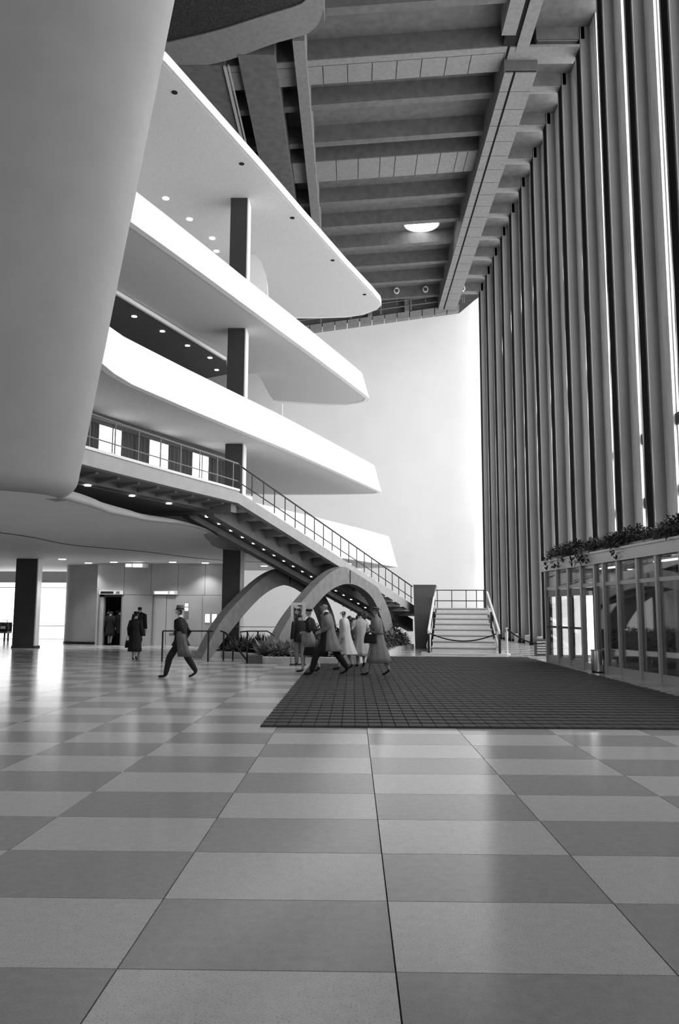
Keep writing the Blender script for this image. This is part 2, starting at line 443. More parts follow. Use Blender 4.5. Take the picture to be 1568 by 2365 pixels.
for n, k in enumerate(range(12, -6, -1)):
    y1 = PY0 + PDY * k; y0 = y1 - PDY + 0.42
    if k == 12: y1 = 57.45 + 0.78
    wd = sempty('window_%d' % (n + 1), (XG, y1, 0))
    pa, pb = y0, y1 - 0.78
    zs = [(0.45, 2.75), (3.05, 5.05), (5.4, 7.2), (7.55, ZC)]
    vest = k in (1, 0, -1, -2, -3, -4)
    for (za, zb) in zs:
        if vest and za < 3: continue
        MB().box(XG + 0.06, XG + 0.09, pa, pb, za, zb).build('glass_pane', 'fglass', wd)
    MB().box(XG - 0.02, XG + 0.06, pa - 0.0, pa + 0.09, 0, ZC).build('mullion', 'alu', wd)
    MB().box(XG - 0.02, XG + 0.06, pb - 0.05, pb, 0, ZC).build('mullion', 'alu', wd)
    for (za, zb) in ((2.75, 3.05), (5.05, 5.4), (7.2, 7.55)):
        MB().box(XG - 0.06, XG + 0.08, pa, pb, za, zb).build('transom', 'panel_d', wd)
    if not vest:
        MB().box(XG - 0.5, XG + 0.08, pa, pb, 0, 0.45).build('sill', 'curb', wd)

# ================================================================== FAR WALL
YB = 57.5
wall_back = struct(MB().extrude([(-14, YB, 0), (9.75, YB, 0), (9.75, YB, ZC), (9.0, YB, 24.75), (7.84, YB, 23.75), (-2.8, YB, 22.25), (-14, YB, 20.7)], (0, 0.4, 0)).build('wall_back', 'wallw'))
# ragged ledge of panels over the far wall
led = thing('wall_ledge', 'ledge of small panels running along the top of the far white wall', 'ledge', (0, YB - 0.5, 21))
def ledz(x): return 22.25 + (x + 2.8) * (1.5 / 10.64)
x = -6.0; i = 0
while x < 7.6:
    ww = 0.92
    za, zb = ledz(x), ledz(x + ww)
    MB().hexa([(x + 0.03, YB - 0.55, za), (x + ww - 0.03, YB - 0.55, zb), (x + ww - 0.03, YB, zb), (x + 0.03, YB, za),
               (x + 0.03, YB - 0.7, za + 0.42), (x + ww - 0.03, YB - 0.7, zb + 0.42), (x + ww - 0.03, YB, zb + 0.42), (x + 0.03, YB, za + 0.42)]).build('panel', 'conc_tile', led)
    x += ww; i += 1
MB().extrude([(-6, YB - 0.45, ledz(-6) + 0.4), (7.7, YB - 0.45, ledz(7.7) + 0.4), (7.7, YB - 0.45, ZC), (-6, YB - 0.45, ZC)], (0, 0.4, 0)).build('backing', 'darkpaint', led)
cw_ = thing('catwalk_railing', 'thin maintenance railing above the far white wall', 'railing', (2, 56.2, 23))
for dz in (0.75, 1.2, 1.6):
    MB().tube([(-6, 56.5, ledz(-6) + dz), (8.1, 56.5, ledz(8.1) + dz)], 0.035, 6).build('rail', 'conc_tile', cw_)
for x in (-4.6, -2.4, -0.2, 2.0, 4.2, 6.3, 8.1):
    MB().box(x - 0.05, x + 0.05, 56.45, 56.55, ledz(x) + 0.4, ledz(x) + 1.65).build('post', 'conc_tile', cw_)
for x in (1.2, 3.9):
    MB().box(x - 0.16, x + 0.16, 56.55, 56.85, ledz(x) + 0.4, ZC - 0.1).build('hanger', 'conc_tile', cw_)
for i, (x, z) in enumerate(((3.09, 25.0), (5.18, 25.1), (7.83, 25.15))):
    t = thing('hanging_ring', ['left', 'middle', 'right'][i] + ' small pale ring hanging on a rod near the ceiling end', 'ring', (x, 55.5, z - 1.5), 0, 'hanging rings')
    b = MB(); pts = [(x + 0.17 * math.cos(a), 55.5, z - 0.3 + 0.2 * math.sin(a)) for a in [2 * PI * q / 16 for q in range(17)]]
    b.tube(pts, 0.05, 6, False); b.build('ring', 'white', t, True)
    MB().tube([(x, 55.5, z - 0.5), (x, 55.5, z - 1.4)], 0.02, 5).build('rod', 'conc_tile', t)
    MB().tube([(x, 55.5, z - 0.1), (x, 55.5, ZC)], 0.02, 5).build('hook_rod', 'conc_tile', t)

# ================================================================== LEFT: curved hull wall and soffit
def hull_ring(z, inset, n=40):
    # nose line measured along the wall's edge
    xn = -5.62 + (z - 4.3) * 0.1535
    a, bf, bb = 16.0 - inset, 3.3 - inset, 3.0 - inset
    out = []
    for i in range(n + 1):
        ph = -PI / 2 + PI * i / n
        out.append((xn - inset - a * (1 - math.cos(ph)), 16.0 + (bf if ph < 0 else bb) * math.sin(ph), z))
    return out
rings = []
RR = 0.36
for q in range(8):
    al = PI / 2 * q / 7
    rings.append(hull_ring(3.9 + RR * (1 - math.cos(al)), RR * (1 - math.sin(al))))
for z in [5.2, 6, 8, 10, 12, 14, 16, 18, 20, 22, 24, ZC + 0.2]:
    rings.append(hull_ring(z, 0))
hb = MB(); hb.loft(rings, False, False)
wall_left = struct(hb.build('wall_left', 'hull', None, True, recalc=True))

lip = [(-6.03, 16.2, 3.9), (-5.99, 16.8, 3.91), (-5.96, 17.6, 3.94), (-6.05, 18.8, 4.0), (-6.1, 19.84, 4.03), (-5.95, 21.4, 4.1), (-5.82, 22.6, 4.15), (-5.3, 24.4, 4.25), (-4.95, 26.4, 4.28),
       (-4.72, 28.4, 4.14), (-4.35, 30.5, 3.97), (-3.5, 32.6, 3.9), (-2.9, 35, 3.9), (-2.7, 38, 3.9), (-2.6, 44.5, 3.9)]
lip = interp(lip, 5)
front = hull_ring(3.9, RR)[:22]
edge = [Vector(p) for p in front] + [p for p in lip if p.y < 32.7]
crease = [Vector(p) for p in ((-29.5, 14.5, 3.9), (-22, 16.5, 3.9), (-13, 20.5, 3.9), (-10.31, 23.6, 3.9), (-9.81, 27.6, 3.9), (-8.18, 30.29, 3.9), (-6.4, 34.9, 3.9), (-3.6, 37.5, 3.9))]
def resample(P, n):
    L = [0.0]
    for a, c in zip(P[:-1], P[1:]): L.append(L[-1] + (c - a).length)
    out = []
    for i in range(n):
        t = L[-1] * i / (n - 1); k = 0
        while k < len(L) - 2 and L[k + 1] < t: k += 1
        out.append(P[k] + (P[k + 1] - P[k]) * ((t - L[k]) / max(1e-9, L[k + 1] - L[k])))
    return out
NE = 420
eA = resample(edge, NE); cA = resample([Vector(p) for p in interp(crease, 6)], NE)
fb_ = MB(); fb_.loft([[e.lerp(c, u) for e, c in zip(eA, cA)] for u in (0, .25, .5, .75, 1)], False, False)
soffit = struct(fb_.build('trim_1', 'soffit', None, True))
tail = [p for p in lip if p.y >= 32.5]
back = [(c.x, c.y) for c in cA] + [(p.x, p.y) for p in tail if p.y > 38] + [(-29.5, 44.5)]
MB().prism(back, 3.9, 4.15).build('rear_soffit', 'soffit', soffit)
MB().prism([(p.x, p.y) for p in tail if p.y < 38.2] + [(cA[-1].x, cA[-1].y)], 3.902, 4.15).build('rear_soffit', 'soffit', soffit)
# rolled lip along the open edge
rings = []
for i, p in enumerate(lip):
    d = (lip[min(i + 1, len(lip) - 1)] - lip[max(i - 1, 0)]); d.z = 0; d.normalize(); nrm = Vector((d.y, -d.x))   # outward (right)
    k_ = 1.0 if p.y < 20 else max(0.45, 1 - (p.y - 20) * 0.09)
    prof = [(-0.30, -0.004), (0.0, 0.0), (0.05, 0.035), (0.06, 0.09 * k_), (0.01, 0.18 * k_), (-0.14, 0.27 * k_), (-0.34, 0.33 * k_), (-0.6, 0.36 * k_), (-0.8, 0.36 * k_), (-0.8, 0.05)]
    rings.append([(p.x + nrm.x * o_, p.y + nrm.y * o_, p.z + z) for o_, z in prof])
lb = MB(); lb.loft(rings, False, True); smooth_by_angle(lb.build('rolled_lip', 'hull', soffit), 60)
# thin joint line across the soffit
jl = cA[90::6]
MB().tube([(p[0], p[1], 3.895) for p in jl], 0.014, 5).build('joint_strip', 'slot', soffit)
for (x, y) in ((-12.63, 38.0), (-11.2, 37.3), (-8.41, 37.2), (-7.0, 37.8), (-4.46, 40.05), (-12.9, 35.3), (-3.6, 31.6)):  # next-to-last lamp is added to brighten the left column's pale side
    MB().disc((x, y, 3.88), 0.16, 0.03).build('downlight', 'lamp', soffit)
    l = bpy.data.lights.new('downlight_beam', 'SPOT'); l.energy = 190; l.spot_size = 1.9; l.spot_blend = 0.8; l.shadow_soft_size = 0.12
    lo = bpy.data.objects.new('downlight_beam', l); COL.objects.link(lo); lo.location = (x, y, 3.84); lo.parent = soffit

# ================================================================== BALCONIES
def offset_in(poly, d):
    """offset an open polyline to its left-hand side (inward), mitred"""
    P = [Vector(p) for p in poly]; out = []
    for i, p in enumerate(P):
        d1 = (P[i] - P[i - 1]).normalized() if i else (P[1] - P[0]).normalized()
        d2 = (P[i + 1] - P[i]).normalized() if i < len(P) - 1 else d1
        n1 = Vector((-d1.y, d1.x)); n2 = Vector((-d2.y, d2.x)); m = (n1 + n2)
        if m.length < 1e-4: m = n1
        m.normalize(); c = max(0.45, m.dot(n1)); out.append(p + m * (d / c))
    return out

def balcony(name, label, outline, back, zb, zt, lean, lights, lightz=None, thick=0.4, fascia_mat='white', under='white_rough'):
    t = thing(name, label, 'balcony', (outline[0][0], outline[0][1], zb))
    poly = [tuple(p) for p in offset_in(outline, 0.15)] + back
    MB().prism(poly, zb + 0.03, zb + thick).build('slab', under, t)
    ob = [Vector(p) for p in outline]
    if lean is not None:
        top = offset_in(outline, lean); ti = offset_in(outline, lean + 0.16); bi = offset_in(outline, 0.22)
        rings = []
        for p, q, r, s in zip(ob, top, ti, bi):
            rings.append([(p.x, p.y, zb), (q.x, q.y, zt), (r.x, r.y, zt), (s.x, s.y, zb)])
        pb_ = MB(); pb_.loft(rings, True, True); smooth_by_angle(pb_.build('parapet', fascia_mat, t), 25)
    for (x, y) in lights:
        MB().disc((x, y, (lightz or zb + 0.03) - 0.012), 0.11 if lightz is None else 0.10, 0.03).build('downlight', 'lamp', t)
    return t

b3 = [(-13.5, 20.2), (-9.5, 19.3), (-7.75, 19.0), (-6.9, 20.95), (-6.48, 21.96), (-5.69, 23.94), (-4.74, 26.39), (-3.59, 29.41), (-2.16, 33.11), (-0.35, 37.94), (0.62, 40.6), (0.83, 41.25), (0.75, 41.9), (0.32, 42.34), (-0.39, 42.71), (-1.34, 42.75), (-2.74, 42.5), (-4.1, 42.1), (-7, 41.5)]
t3 = balcony('balcony', 'upper white balcony with a leaning parapet, just below the top canopy', b3, [(-13, 41), (-17, 24)], 12.84, 14.2, 0.37, [])
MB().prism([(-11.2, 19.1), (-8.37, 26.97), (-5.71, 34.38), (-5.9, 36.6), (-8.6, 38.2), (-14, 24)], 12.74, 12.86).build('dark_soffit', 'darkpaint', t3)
MB().beam((-11.3, 18.8, 12.84), (-5.7, 34.4, 12.84), 0.10, 0.14).build('soffit_edge_strip', 'white', t3)
for (x, y) in ((-8.34, 29.15), (-7.65, 30.77), (-7.0, 32.51), (-6.34, 34.13), (-6.35, 35.92)):
    MB().disc((x, y, 12.725), 0.10, 0.03).build('downlight', 'lamp', t3)
b2 = [(-13.5, 20.0), (-9.5, 18.9), (-7.25, 18.3), (-6.78, 19.4), (-6.68, 20.39), (-6.62, 21.4), (-6.4, 22.5), (-5.92, 23.75), (-5.21, 25.6), (-4.15, 28.2), (-2.73, 31.67), (-1.29, 35.5), (0.53, 40.5), (1.4, 42.9), (1.55, 43.45), (1.2, 43.9), (0.57, 44.05), (-1.6, 44.35), (-4.03, 44.38), (-7, 44)]
t2 = balcony('balcony', 'middle white balcony with a curving parapet above the railed walkway', b2, [(-13, 43), (-17, 24)], 8.13, 9.62, 0.37, [])
cn = [(-13.5, 20.4), (-9.5, 19.5), (-7.45, 19.5), (-5.79, 22.68), (-4.72, 25.48), (-3.58, 28.5), (-2.17, 32.37), (-0.36, 37.2), (0.98, 40.55), (1.45, 41.85), (1.52, 42.4), (1.28, 43.0), (0.57, 43.77), (-0.42, 44.17), (-1.92, 44.3), (-3.16, 44.3), (-7, 44.0)]
tc = thing('canopy_slab', 'topmost thin white canopy slab with a rounded tip under the beams', 'canopy', (-5.8, 22.7, 18.39))
poly = [tuple(q) for q in offset_in(cn, 0.12)] + [(-13, 43), (-17, 24)]
MB().prism(poly, 18.39, 18.5).build('slab', 'white_rough', tc)
rings = []
for p, q in zip([Vector(x) for x in cn], offset_in(cn, 0.25)):
    rings.append([(p.x, p.y, 18.385), (p.x, p.y, 18.72), (q.x, q.y, 18.72), (q.x, q.y, 18.49)])
e_ = MB(); e_.loft(rings); smooth_by_angle(e_.build('fascia', 'white', tc), 25)
for (x, y) in ((-7.7, 30.8), (-7.08, 32.55), (-6.41, 34.33), (-6.44, 35.64)):
    MB().disc((x, y, 18.375), 0.13, 0.03).build('downlight', 'lamp', tc)
for (x, y) in ((-5.85, 24.09), (-4.24, 28.29), (-2.64, 32.48), (-1.02, 36.66), (0.57, 40.84)):
    MB().disc((x, y, 18.375), 0.10, 0.03).build('dark_socket', 'slot', tc)
b1 = [(-4.6, 30.0), (-3.2, 33.2), (-1.4, 37.2), (1.05, 42.9), (2.45, 46.6), (2.6, 47.1), (2.2, 47.6), (0.5, 48.2), (-3, 48.4)]
balcony('balcony', 'lowest white balcony end showing behind the sloping stair railing', b1, [(-6, 47), (-6, 33)], 4.25, 6.05, 0.45, [])

# curved white end walls between the levels, right of the tall column
for name, lab, yy, pts in (('curved_end_wall', 'white end wall with rounded corner under the canopy beside the column', 36.0, [(-5.68, 18.38), (-4.9, 18.49), (-4.61, 18.29), (-4.36, 17.99), (-4.19, 17.52), (-4.08, 16.94), (-4.0, 15.99), (-5.63, 15.99)]),
                       ('curved_end_wall', 'white end wall flaring out below the upper balcony beside the column', 36.9, [(-5.7, 12.96), (-4.96, 13.07), (-4.67, 12.92), (-4.37, 12.54), (-4.2, 12.22), (-3.99, 11.82), (-3.78, 11.54), (-3.37, 11.42), (-3.36, 10.5), (-5.65, 10.5)])):
    o = MB().extrude([(x, yy, z) for x, z in pts], (0, 0.25, 0)).build(name, 'white'); tag(o, lab, 'wall')

# walls of the hall behind the balconies
hw = [(-12.6, 21.2), (-9.3, 32), (-7.2, 38.5), (-6.4, 41.2)]
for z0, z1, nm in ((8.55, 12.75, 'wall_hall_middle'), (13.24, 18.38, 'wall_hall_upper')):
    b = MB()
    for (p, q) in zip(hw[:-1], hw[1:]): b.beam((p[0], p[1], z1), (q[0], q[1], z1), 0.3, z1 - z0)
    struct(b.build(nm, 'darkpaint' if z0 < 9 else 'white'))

# ================================================================== LEVEL-ONE walkway, window wall
ZW = 5.5
we = [(-6.92, 17.42), (-6.42, 18.68), (-5.79, 20.31), (-5.06, 22.11), (-4.1, 24.41), (-3.68, 25.47)]
walk = thing('walkway', 'raised walkway slab with pale fascia leading to the stair top', 'walkway', (-5.1, 22.1, ZW))
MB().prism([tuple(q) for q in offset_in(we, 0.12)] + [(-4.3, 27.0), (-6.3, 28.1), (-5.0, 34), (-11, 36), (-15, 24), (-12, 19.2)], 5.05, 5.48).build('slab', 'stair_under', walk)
fa = [Vector(p) for p in we]; fi = offset_in(we, 0.28)
rings = [[(p.x, p.y, 5.07), (p.x, p.y, 5.44), (p.x, p.y, 5.52), (q.x, q.y, 5.52), (q.x, q.y, 5.07)] for p, q in zip(fa, fi)]
fb = MB(); fb.loft(rings); fb.build('fascia', 'stairc', walk)
rings = [[(p.x + 0.03, p.y - 0.02, 5.46), (p.x + 0.03, p.y - 0.02, 5.53), (q.x, q.y, 5.53), (q.x, q.y, 5.46)] for p, q in zip(fa, fi)]
fb = MB(); fb.loft(rings); fb.build('nosing', 'white', walk)
# soffit girder, brackets, light strip under the walkway
gi = offset_in(we, 0.95); go = offset_in(we, 1.25); gl = offset_in(we, 4.2)
rings = [[(p.x, p.y, 4.88), (p.x, p.y, 5.06), (q.x, q.y, 5.06), (q.x, q.y, 4.88)] for p, q in zip(gi, go)]
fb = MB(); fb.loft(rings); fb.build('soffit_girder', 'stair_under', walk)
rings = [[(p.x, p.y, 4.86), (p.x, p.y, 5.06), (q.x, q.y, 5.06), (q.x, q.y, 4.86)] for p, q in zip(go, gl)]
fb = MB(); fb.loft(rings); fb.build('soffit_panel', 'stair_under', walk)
def along(poly, s):
    P = [Vector(p) for p in poly]
    for i in range(len(P) - 1):
        L = (P[i + 1] - P[i]).length
        if s <= L or i == len(P) - 2: return P[i] + (P[i + 1] - P[i]) * (s / L), (P[i + 1] - P[i]).normalized()
        s -= L
WL = sum((Vector(we[i + 1]) - Vector(we[i])).length for i in range(len(we) - 1))
s = 0.5
while s < WL - 0.3:
    p, d = along(we, s); nn = Vector((-d.y, d.x))
    a = p + nn * 0.28; c = p + nn * 0.97
    MB().hexa([(a.x - d.x * .06, a.y - d.y * .06, 5.0), (a.x + d.x * .06, a.y + d.y * .06, 5.0), (c.x + d.x * .06, c.y + d.y * .06, 4.92), (c.x - d.x * .06, c.y - d.y * .06, 4.92),
               (a.x - d.x * .06, a.y - d.y * .06, 5.06), (a.x + d.x * .06, a.y + d.y * .06, 5.06), (c.x + d.x * .06, c.y + d.y * .06, 5.06), (c.x - d.x * .06, c.y - d.y * .06, 5.06)]).build('bracket', 'stair_under', walk)
    s += 0.85
for (x, y) in ((-6.93, 20.54), (-6.28, 22.39), (-5.6, 24.0)):
    MB().disc((x, y, 4.85), 0.085, 0.02).build('downlight', 'lamp', walk)
# transverse end beam under the stair head
MB().beam((-3.85, 25.5, 5.06), (-7.6, 27.0, 5.06), 0.35, 0.28).build('end_beam', 'stair_under', walk)

# railing of the walkway
rl = thing('walkway_railing', 'thin dark metal railing along the raised walkway edge', 'railing', (-5.1, 22.1, ZW))
rp = offset_in(we, 0.06)
MB().tube([(p.x, p.y, 6.37) for p in rp], 0.025, 6).build('top_rail', 'alu_d', rl)
MB().tube([(p.x, p.y, 5.80) for p in rp], 0.018, 6).build('lower_rail', 'alu_d', rl)
s = 0.62
while s < WL:
    p, d = along([(q.x, q.y) for q in rp], s)
    MB().tube([(p.x, p.y, 5.5), (p.x, p.y, 6.37)], 0.018, 6).build('post', 'alu_d', rl); s += 0.97

# window wall behind the walkway: bright windows between dark curtains
A = Vector((-10.9, 21.0)); B = Vector((-5.35, 33.0)); D = (B - A).normalized(); NW = Vector((D.y, -D.x))
wallw = sempty('wall_gallery', (A.x, A.y, ZW))
b = MB(); b.beam((A.x, A.y, 8.16), (B.x, B.y, 8.16), 0.14, 0.34); b.build('header', 'darkpaint', wallw)
b = MB(); b.beam((A.x, A.y, 6.05), (B.x, B.y, 6.05), 0.14, 0.55); b.build('dado', 'panel_d', wallw)
b = MB(); b.beam((A.x, A.y, 8.0), (B.x, B.y, 8.0), 0.2, 0.05); b.build('blind_rail', 'alu_d', wallw)
LT = (B - A).length; s = 0.4; i = 0; wn = 0
while s < LT - 0.5:
    wwid = 1.45 if i % 2 else 1.15
    p0 = A + D * s; p1 = A + D * min(s + wwid, LT)
    if i % 2 == 0:
        wn += 1
        wo = sempty('window_%d' % (30 + wn), (p0.x, p0.y, ZW))
        b = MB(); b.beam((p0.x, p0.y, 7.85), (p1.x, p1.y, 7.85), 0.03, 1.85); b.build('bright_pane', 'bright', wo)
        for zz in (6.3,):
            b = MB(); b.beam((p0.x, p0.y, zz), (p1.x, p1.y, zz), 0.07, 0.035); b.build('glazing_bar', 'wframe', wo)
        pm = A + D * (s + wwid * 0.62)
        MB().box(pm.x - 0.03, pm.x + 0.03, pm.y - 0.03, pm.y + 0.03, 6.0, 7.85).build('mullion', 'wframe', wo)
    else:
        b = MB(); rings = []
        for q in range(25):
            u = q / 24; pp = p0 + (p1 - p0) * u + NW * (0.04 + 0.05 * math.sin(u * 40))
            rings.append((pp, NW))
        vs = [(r.x, r.y, 5.6) for r, _ in rings] + [(r.x, r.y, 7.9) for r, _ in rings]
        back = [(r.x - 0.03 * m.x, r.y - 0.03 * m.y, z) for z in (5.6, 7.9) for r, m in rings]
        nq = 25
        fs = [(k, k + 1, nq + k + 1, nq + k) for k in range(nq - 1)] + [(2 * nq + k, 2 * nq + k + 1, 3 * nq + k + 1, 3 * nq + k) for k in range(nq - 1)]
        fs += [(0, nq, 3 * nq, 2 * nq), (nq - 1, 2 * nq - 1, 4 * nq - 1, 3 * nq - 1)]
        b.add(vs + back, fs); o = b.build('curtain', 'curtain', None, True)
        tag(o, '%s dark gathered curtain from the left in the gallery window wall' % ORD[i // 2], 'curtain', 'gallery curtains')
    s += wwid; i += 1

# ================================================================== COLUMNS
def column(label, x0, x1, y0, y1, z0, z1, strip=True, foot=True):
    t = thing('column', label, 'column', ((x0 + x1) / 2, y0, z0))
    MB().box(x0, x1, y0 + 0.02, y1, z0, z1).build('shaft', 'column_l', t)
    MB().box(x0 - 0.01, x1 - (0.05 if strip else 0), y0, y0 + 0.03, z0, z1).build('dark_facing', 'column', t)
    if foot: MB().box(x0 - 0.03, x1 + 0.05, y0 - 0.03, y1 + 0.03, z0, z0 + 0.10).build('foot', 'column', t)
    return t
column('dark stone column with a lit pale side near the bright doorway', -14.85, -13.88, 35.1, 35.6, 0, 3.9)
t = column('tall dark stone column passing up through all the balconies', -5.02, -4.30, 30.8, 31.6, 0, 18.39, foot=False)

# ================================================================== LOBBY BACK: elevator wall, doorway
ye = 38.45
we_ = struct(MB().box(-12.3, -11.95, ye, ye + 0.3, 0, 3.9).build('wall_elevator', 'elev'))
panels = [(-11.95, -11.3, 0, 3.9), (-10.1, -9.62, 0, 2.62), (-8.52, -7.2, 0, 2.62), (-7.2, -5.8, 0, 2.62),
          (-11.3, -10.1, 2.62, 3.9), (-10.1, -8.9, 2.62, 3.9), (-8.9, -7.7, 2.62, 3.9), (-7.7, -6.6, 2.62, 3.9), (-6.6, -5.8, 2.62, 3.9)]
# lift openings: x ranges
d1 = (-12.15, -11.1); d2 = (-9.55, -8.5)
panels = [(-12.3, -12.15, 0, 2.4), (-11.1, -9.55, 0, 2.4), (-8.5, -7.2, 0, 2.4), (-7.2, -5.8, 0, 2.4)]
x = -12.3
while x < -5.85:
    panels.append((x, min(x + 1.3, -5.8), 2.4, 3.9)); x += 1.3
for (a, c, z0, z1) in panels:
    MB().box(a + 0.008, c - 0.008, ye - 0.03, ye + 0.12, z0 + 0.008, z1 - 0.008).build('panel', 'elev', we_)
MB().box(-12.3, -5.8, ye + 1.6, ye + 1.9, 0, 3.9).build('rear_wall', 'elevdark', we_)
MB().box(-5.95, -5.8, ye + 0.12, ye + 1.9, 0, 3.9).build('end_wall', 'elev', we_)
lift1 = sempty('door_1', (d1[0], ye, 0))
MB().box(d1[0] - 0.05, d1[0], ye - 0.04, ye + 1.6, 0, 2.4).build('jamb', 'alu_d', lift1)
MB().box(d1[1], d1[1] + 0.05, ye - 0.04, ye + 1.6, 0, 2.4).build('jamb', 'alu_d', lift1)
MB().box(d1[0], d1[1], ye + 1.5, ye + 1.6, 0, 2.4).build('cab_back', 'elevdark', lift1)
MB().box(d1[0], d1[1], ye, ye + 1.6, 2.3, 2.4).build('cab_top', 'elevdark', lift1)
lift2 = sempty('door_2', (d2[0], ye, 0))
xm = (d2[0] + d2[1]) / 2 + 0.08
MB().box(d2[0], xm - 0.01, ye + 0.02, ye + 0.08, 0, 2.38).build('leaf', 'elevdoor', lift2)
MB().box(xm + 0.01, d2[1], ye + 0.05, ye + 0.11, 0, 2.38).build('leaf', 'elevdoor', lift2)
MB().box(d2[0] - 0.05, d2[0], ye - 0.05, ye + 0.1, 0, 2.42).build('jamb', 'alu_d', lift2)
for i, (d, on) in enumerate(((d1, False), (d2, True))):
    t = thing('lift_indicator', 'pale indicator bar over the crowded open lift' if i == 0 else 'brightly lit indicator bar over the closed lift doors', 'sign', (d[0], ye, 2.45))
    MB().box(d[0], d[1] + 0.1, ye - 0.12, ye - 0.03, 2.42, 2.6).build('housing', 'white', t)
    MB().box(d[0] + 0.06, d[0] + 0.68, ye - 0.13, ye - 0.118, 2.45, 2.56).build('lens', 'lampdim' if on else 'panel_d', t)
    MB().box(d[0] + 0.8, d[0] + 0.98, ye - 0.13, ye - 0.118, 2.45, 2.56).build('lens', 'lampdim' if on else 'alu_d', t)
t = thing('call_panel', 'small wall panel with lit buttons beside the lift doors', 'panel', (-7.95, ye, 1.4))
MB().box(-8.05, -7.85, ye - 0.06, ye - 0.03, 1.3, 2.05).build('plate', 'alu_d', t)
for z in (1.85, 1.65): MB().box(-8.03, -7.87, ye - 0.075, ye - 0.058, z, z + 0.15).build('lit_button', 'lampdim', t)
for i, x in enumerate((-7.05, -6.72)):
    o = thing('lit_notice', ['left', 'right'][i] + ' one of two small bright notices on the lift wall', 'notice', (x, ye, 1.1), 0, 'lit wall notices')
    MB().box(x - 0.02, x + 0.24, ye - 0.05, ye - 0.03, 1.08, 1.52).build('frame', 'alu_d', o)
    MB().box(x, x + 0.22, ye - 0.06, ye - 0.048, 1.1, 1.5).build('lit_face', 'lampdim', o)
t = thing('ceiling_light_box', 'flat bright light box hanging from the lobby soffit', 'light', (-10.1, 37.6, 3.6))
MB().box(-10.7, -9.7, 37.4, 37.8, 3.66, 3.84).build('housing', 'white', t)
MB().box(-10.3, -9.9, 37.385, 37.4, 3.69, 3.81).build('lit_face', 'lamp', t)
MB().box(-10.66, -10.4, 37.388, 37.4, 3.69, 3.81).build('lit_face', 'lampdim', t)
MB().tube([(-10.2, 37.6, 3.84), (-10.2, 37.6, 3.9)], 0.04, 6).build('stem', 'alu_d', t)

# curved corner wall left of the lifts
pts = interp([(-14.6, 41.5), (-14.5, 40.4), (-14.0, 39.9), (-13.3, 39.7), (-12.6, 39.4), (-12.3, 38.6)], 5)
b = MB(); rings = [[(p[0], p[1], 0), (p[0], p[1], 3.9), (p[0] + 0.15, p[1] + 0.15, 3.9), (p[0] + 0.15, p[1] + 0.15, 0)] for p in pts]
b.loft(rings); cwall = struct(b.build('wall_corner', 'elev', None)); smooth_by_angle(cwall, 40)
b = MB(); rings = [[(p[0] - 0.02, p[1] - 0.03, 0), (p[0] - 0.02, p[1] - 0.03, 0.12), (p[0] + 0.02, p[1] + 0.02, 0.12), (p[0] + 0.02, p[1] + 0.02, 0)] for p in pts]
b.loft(rings); struct(b.build('baseboard_corner', 'panel_d'))

# daylit glazed doors at the far left
gl_ = sempty('window_50', (-18, 46.5, 0))
xs = [-29, -26.4, -23.8, -21.2, -18.6, -16.0, -14.6]
for a, c in zip(xs[:-1], xs[1:]):
    MB().box(a + 0.05, c - 0.05, 46.5, 46.53, 0.05, 3.25).build('bright_pane', 'bright', gl_)
    MB().box(c - 0.05, c + 0.05, 46.44, 46.6, 0, 3.5).build('mullion', 'alu_d', gl_)
MB().box(-29, -14.5, 46.44, 46.6, 3.25, 3.9).build('header', 'elev', gl_)
for z in (2.95, 0.75): MB().box(-29, -14.5, 46.45, 46.49, z, z + 0.04).build('glazing_bar', 'alu_d', gl_)
bn = thing('bench', 'dark low bench with bags against the bright far-left windows', 'bench', (-18.9, 43, 0))
MB().box(-21, -18.5, 43, 43.6, 0.42, 0.52).build('seat', 'darkpaint', bn)
MB().box(-21, -18.5, 43.55, 43.62, 0.52, 1.0).build('backrest', 'elevdark', bn)
for x in (-20.8, -18.7):
    MB().box(x, x + 0.08, 43.05, 43.13, 0, 0.42).build('leg', 'iron', bn); MB().box(x, x + 0.08, 43.5, 43.58, 0, 0.42).build('leg', 'iron', bn)
bag = thing('travel_bag', 'dark bag with pale markings on the bench end at far left', 'bag', (-18.75, 43.2, 0.52))
MB().lathe([(0.05, 0), (0.22, 0.02), (0.25, 0.2), (0.2, 0.42), (0.06, 0.46)], (-18.75, 43.25, 0.52), 12).build('body', 'suit', bag, True)
MB().box(-18.87, -18.63, 43.0, 43.04, 0.66, 0.8).build('pale_patch', 'paper', bag)
MB().tube([(-18.9, 43.25, 0.95), (-18.85, 43.25, 1.12), (-18.65, 43.25, 1.12), (-18.6, 43.25, 0.95)], 0.02, 6).build('handle', 'black', bag)
# outer walls of the hall beyond the frame, rear wall behind the viewer is open to daylight
struct(MB().box(-30, -29.6, 13, 47, 0, 3.95).build('wall_far_left', 'elev'))

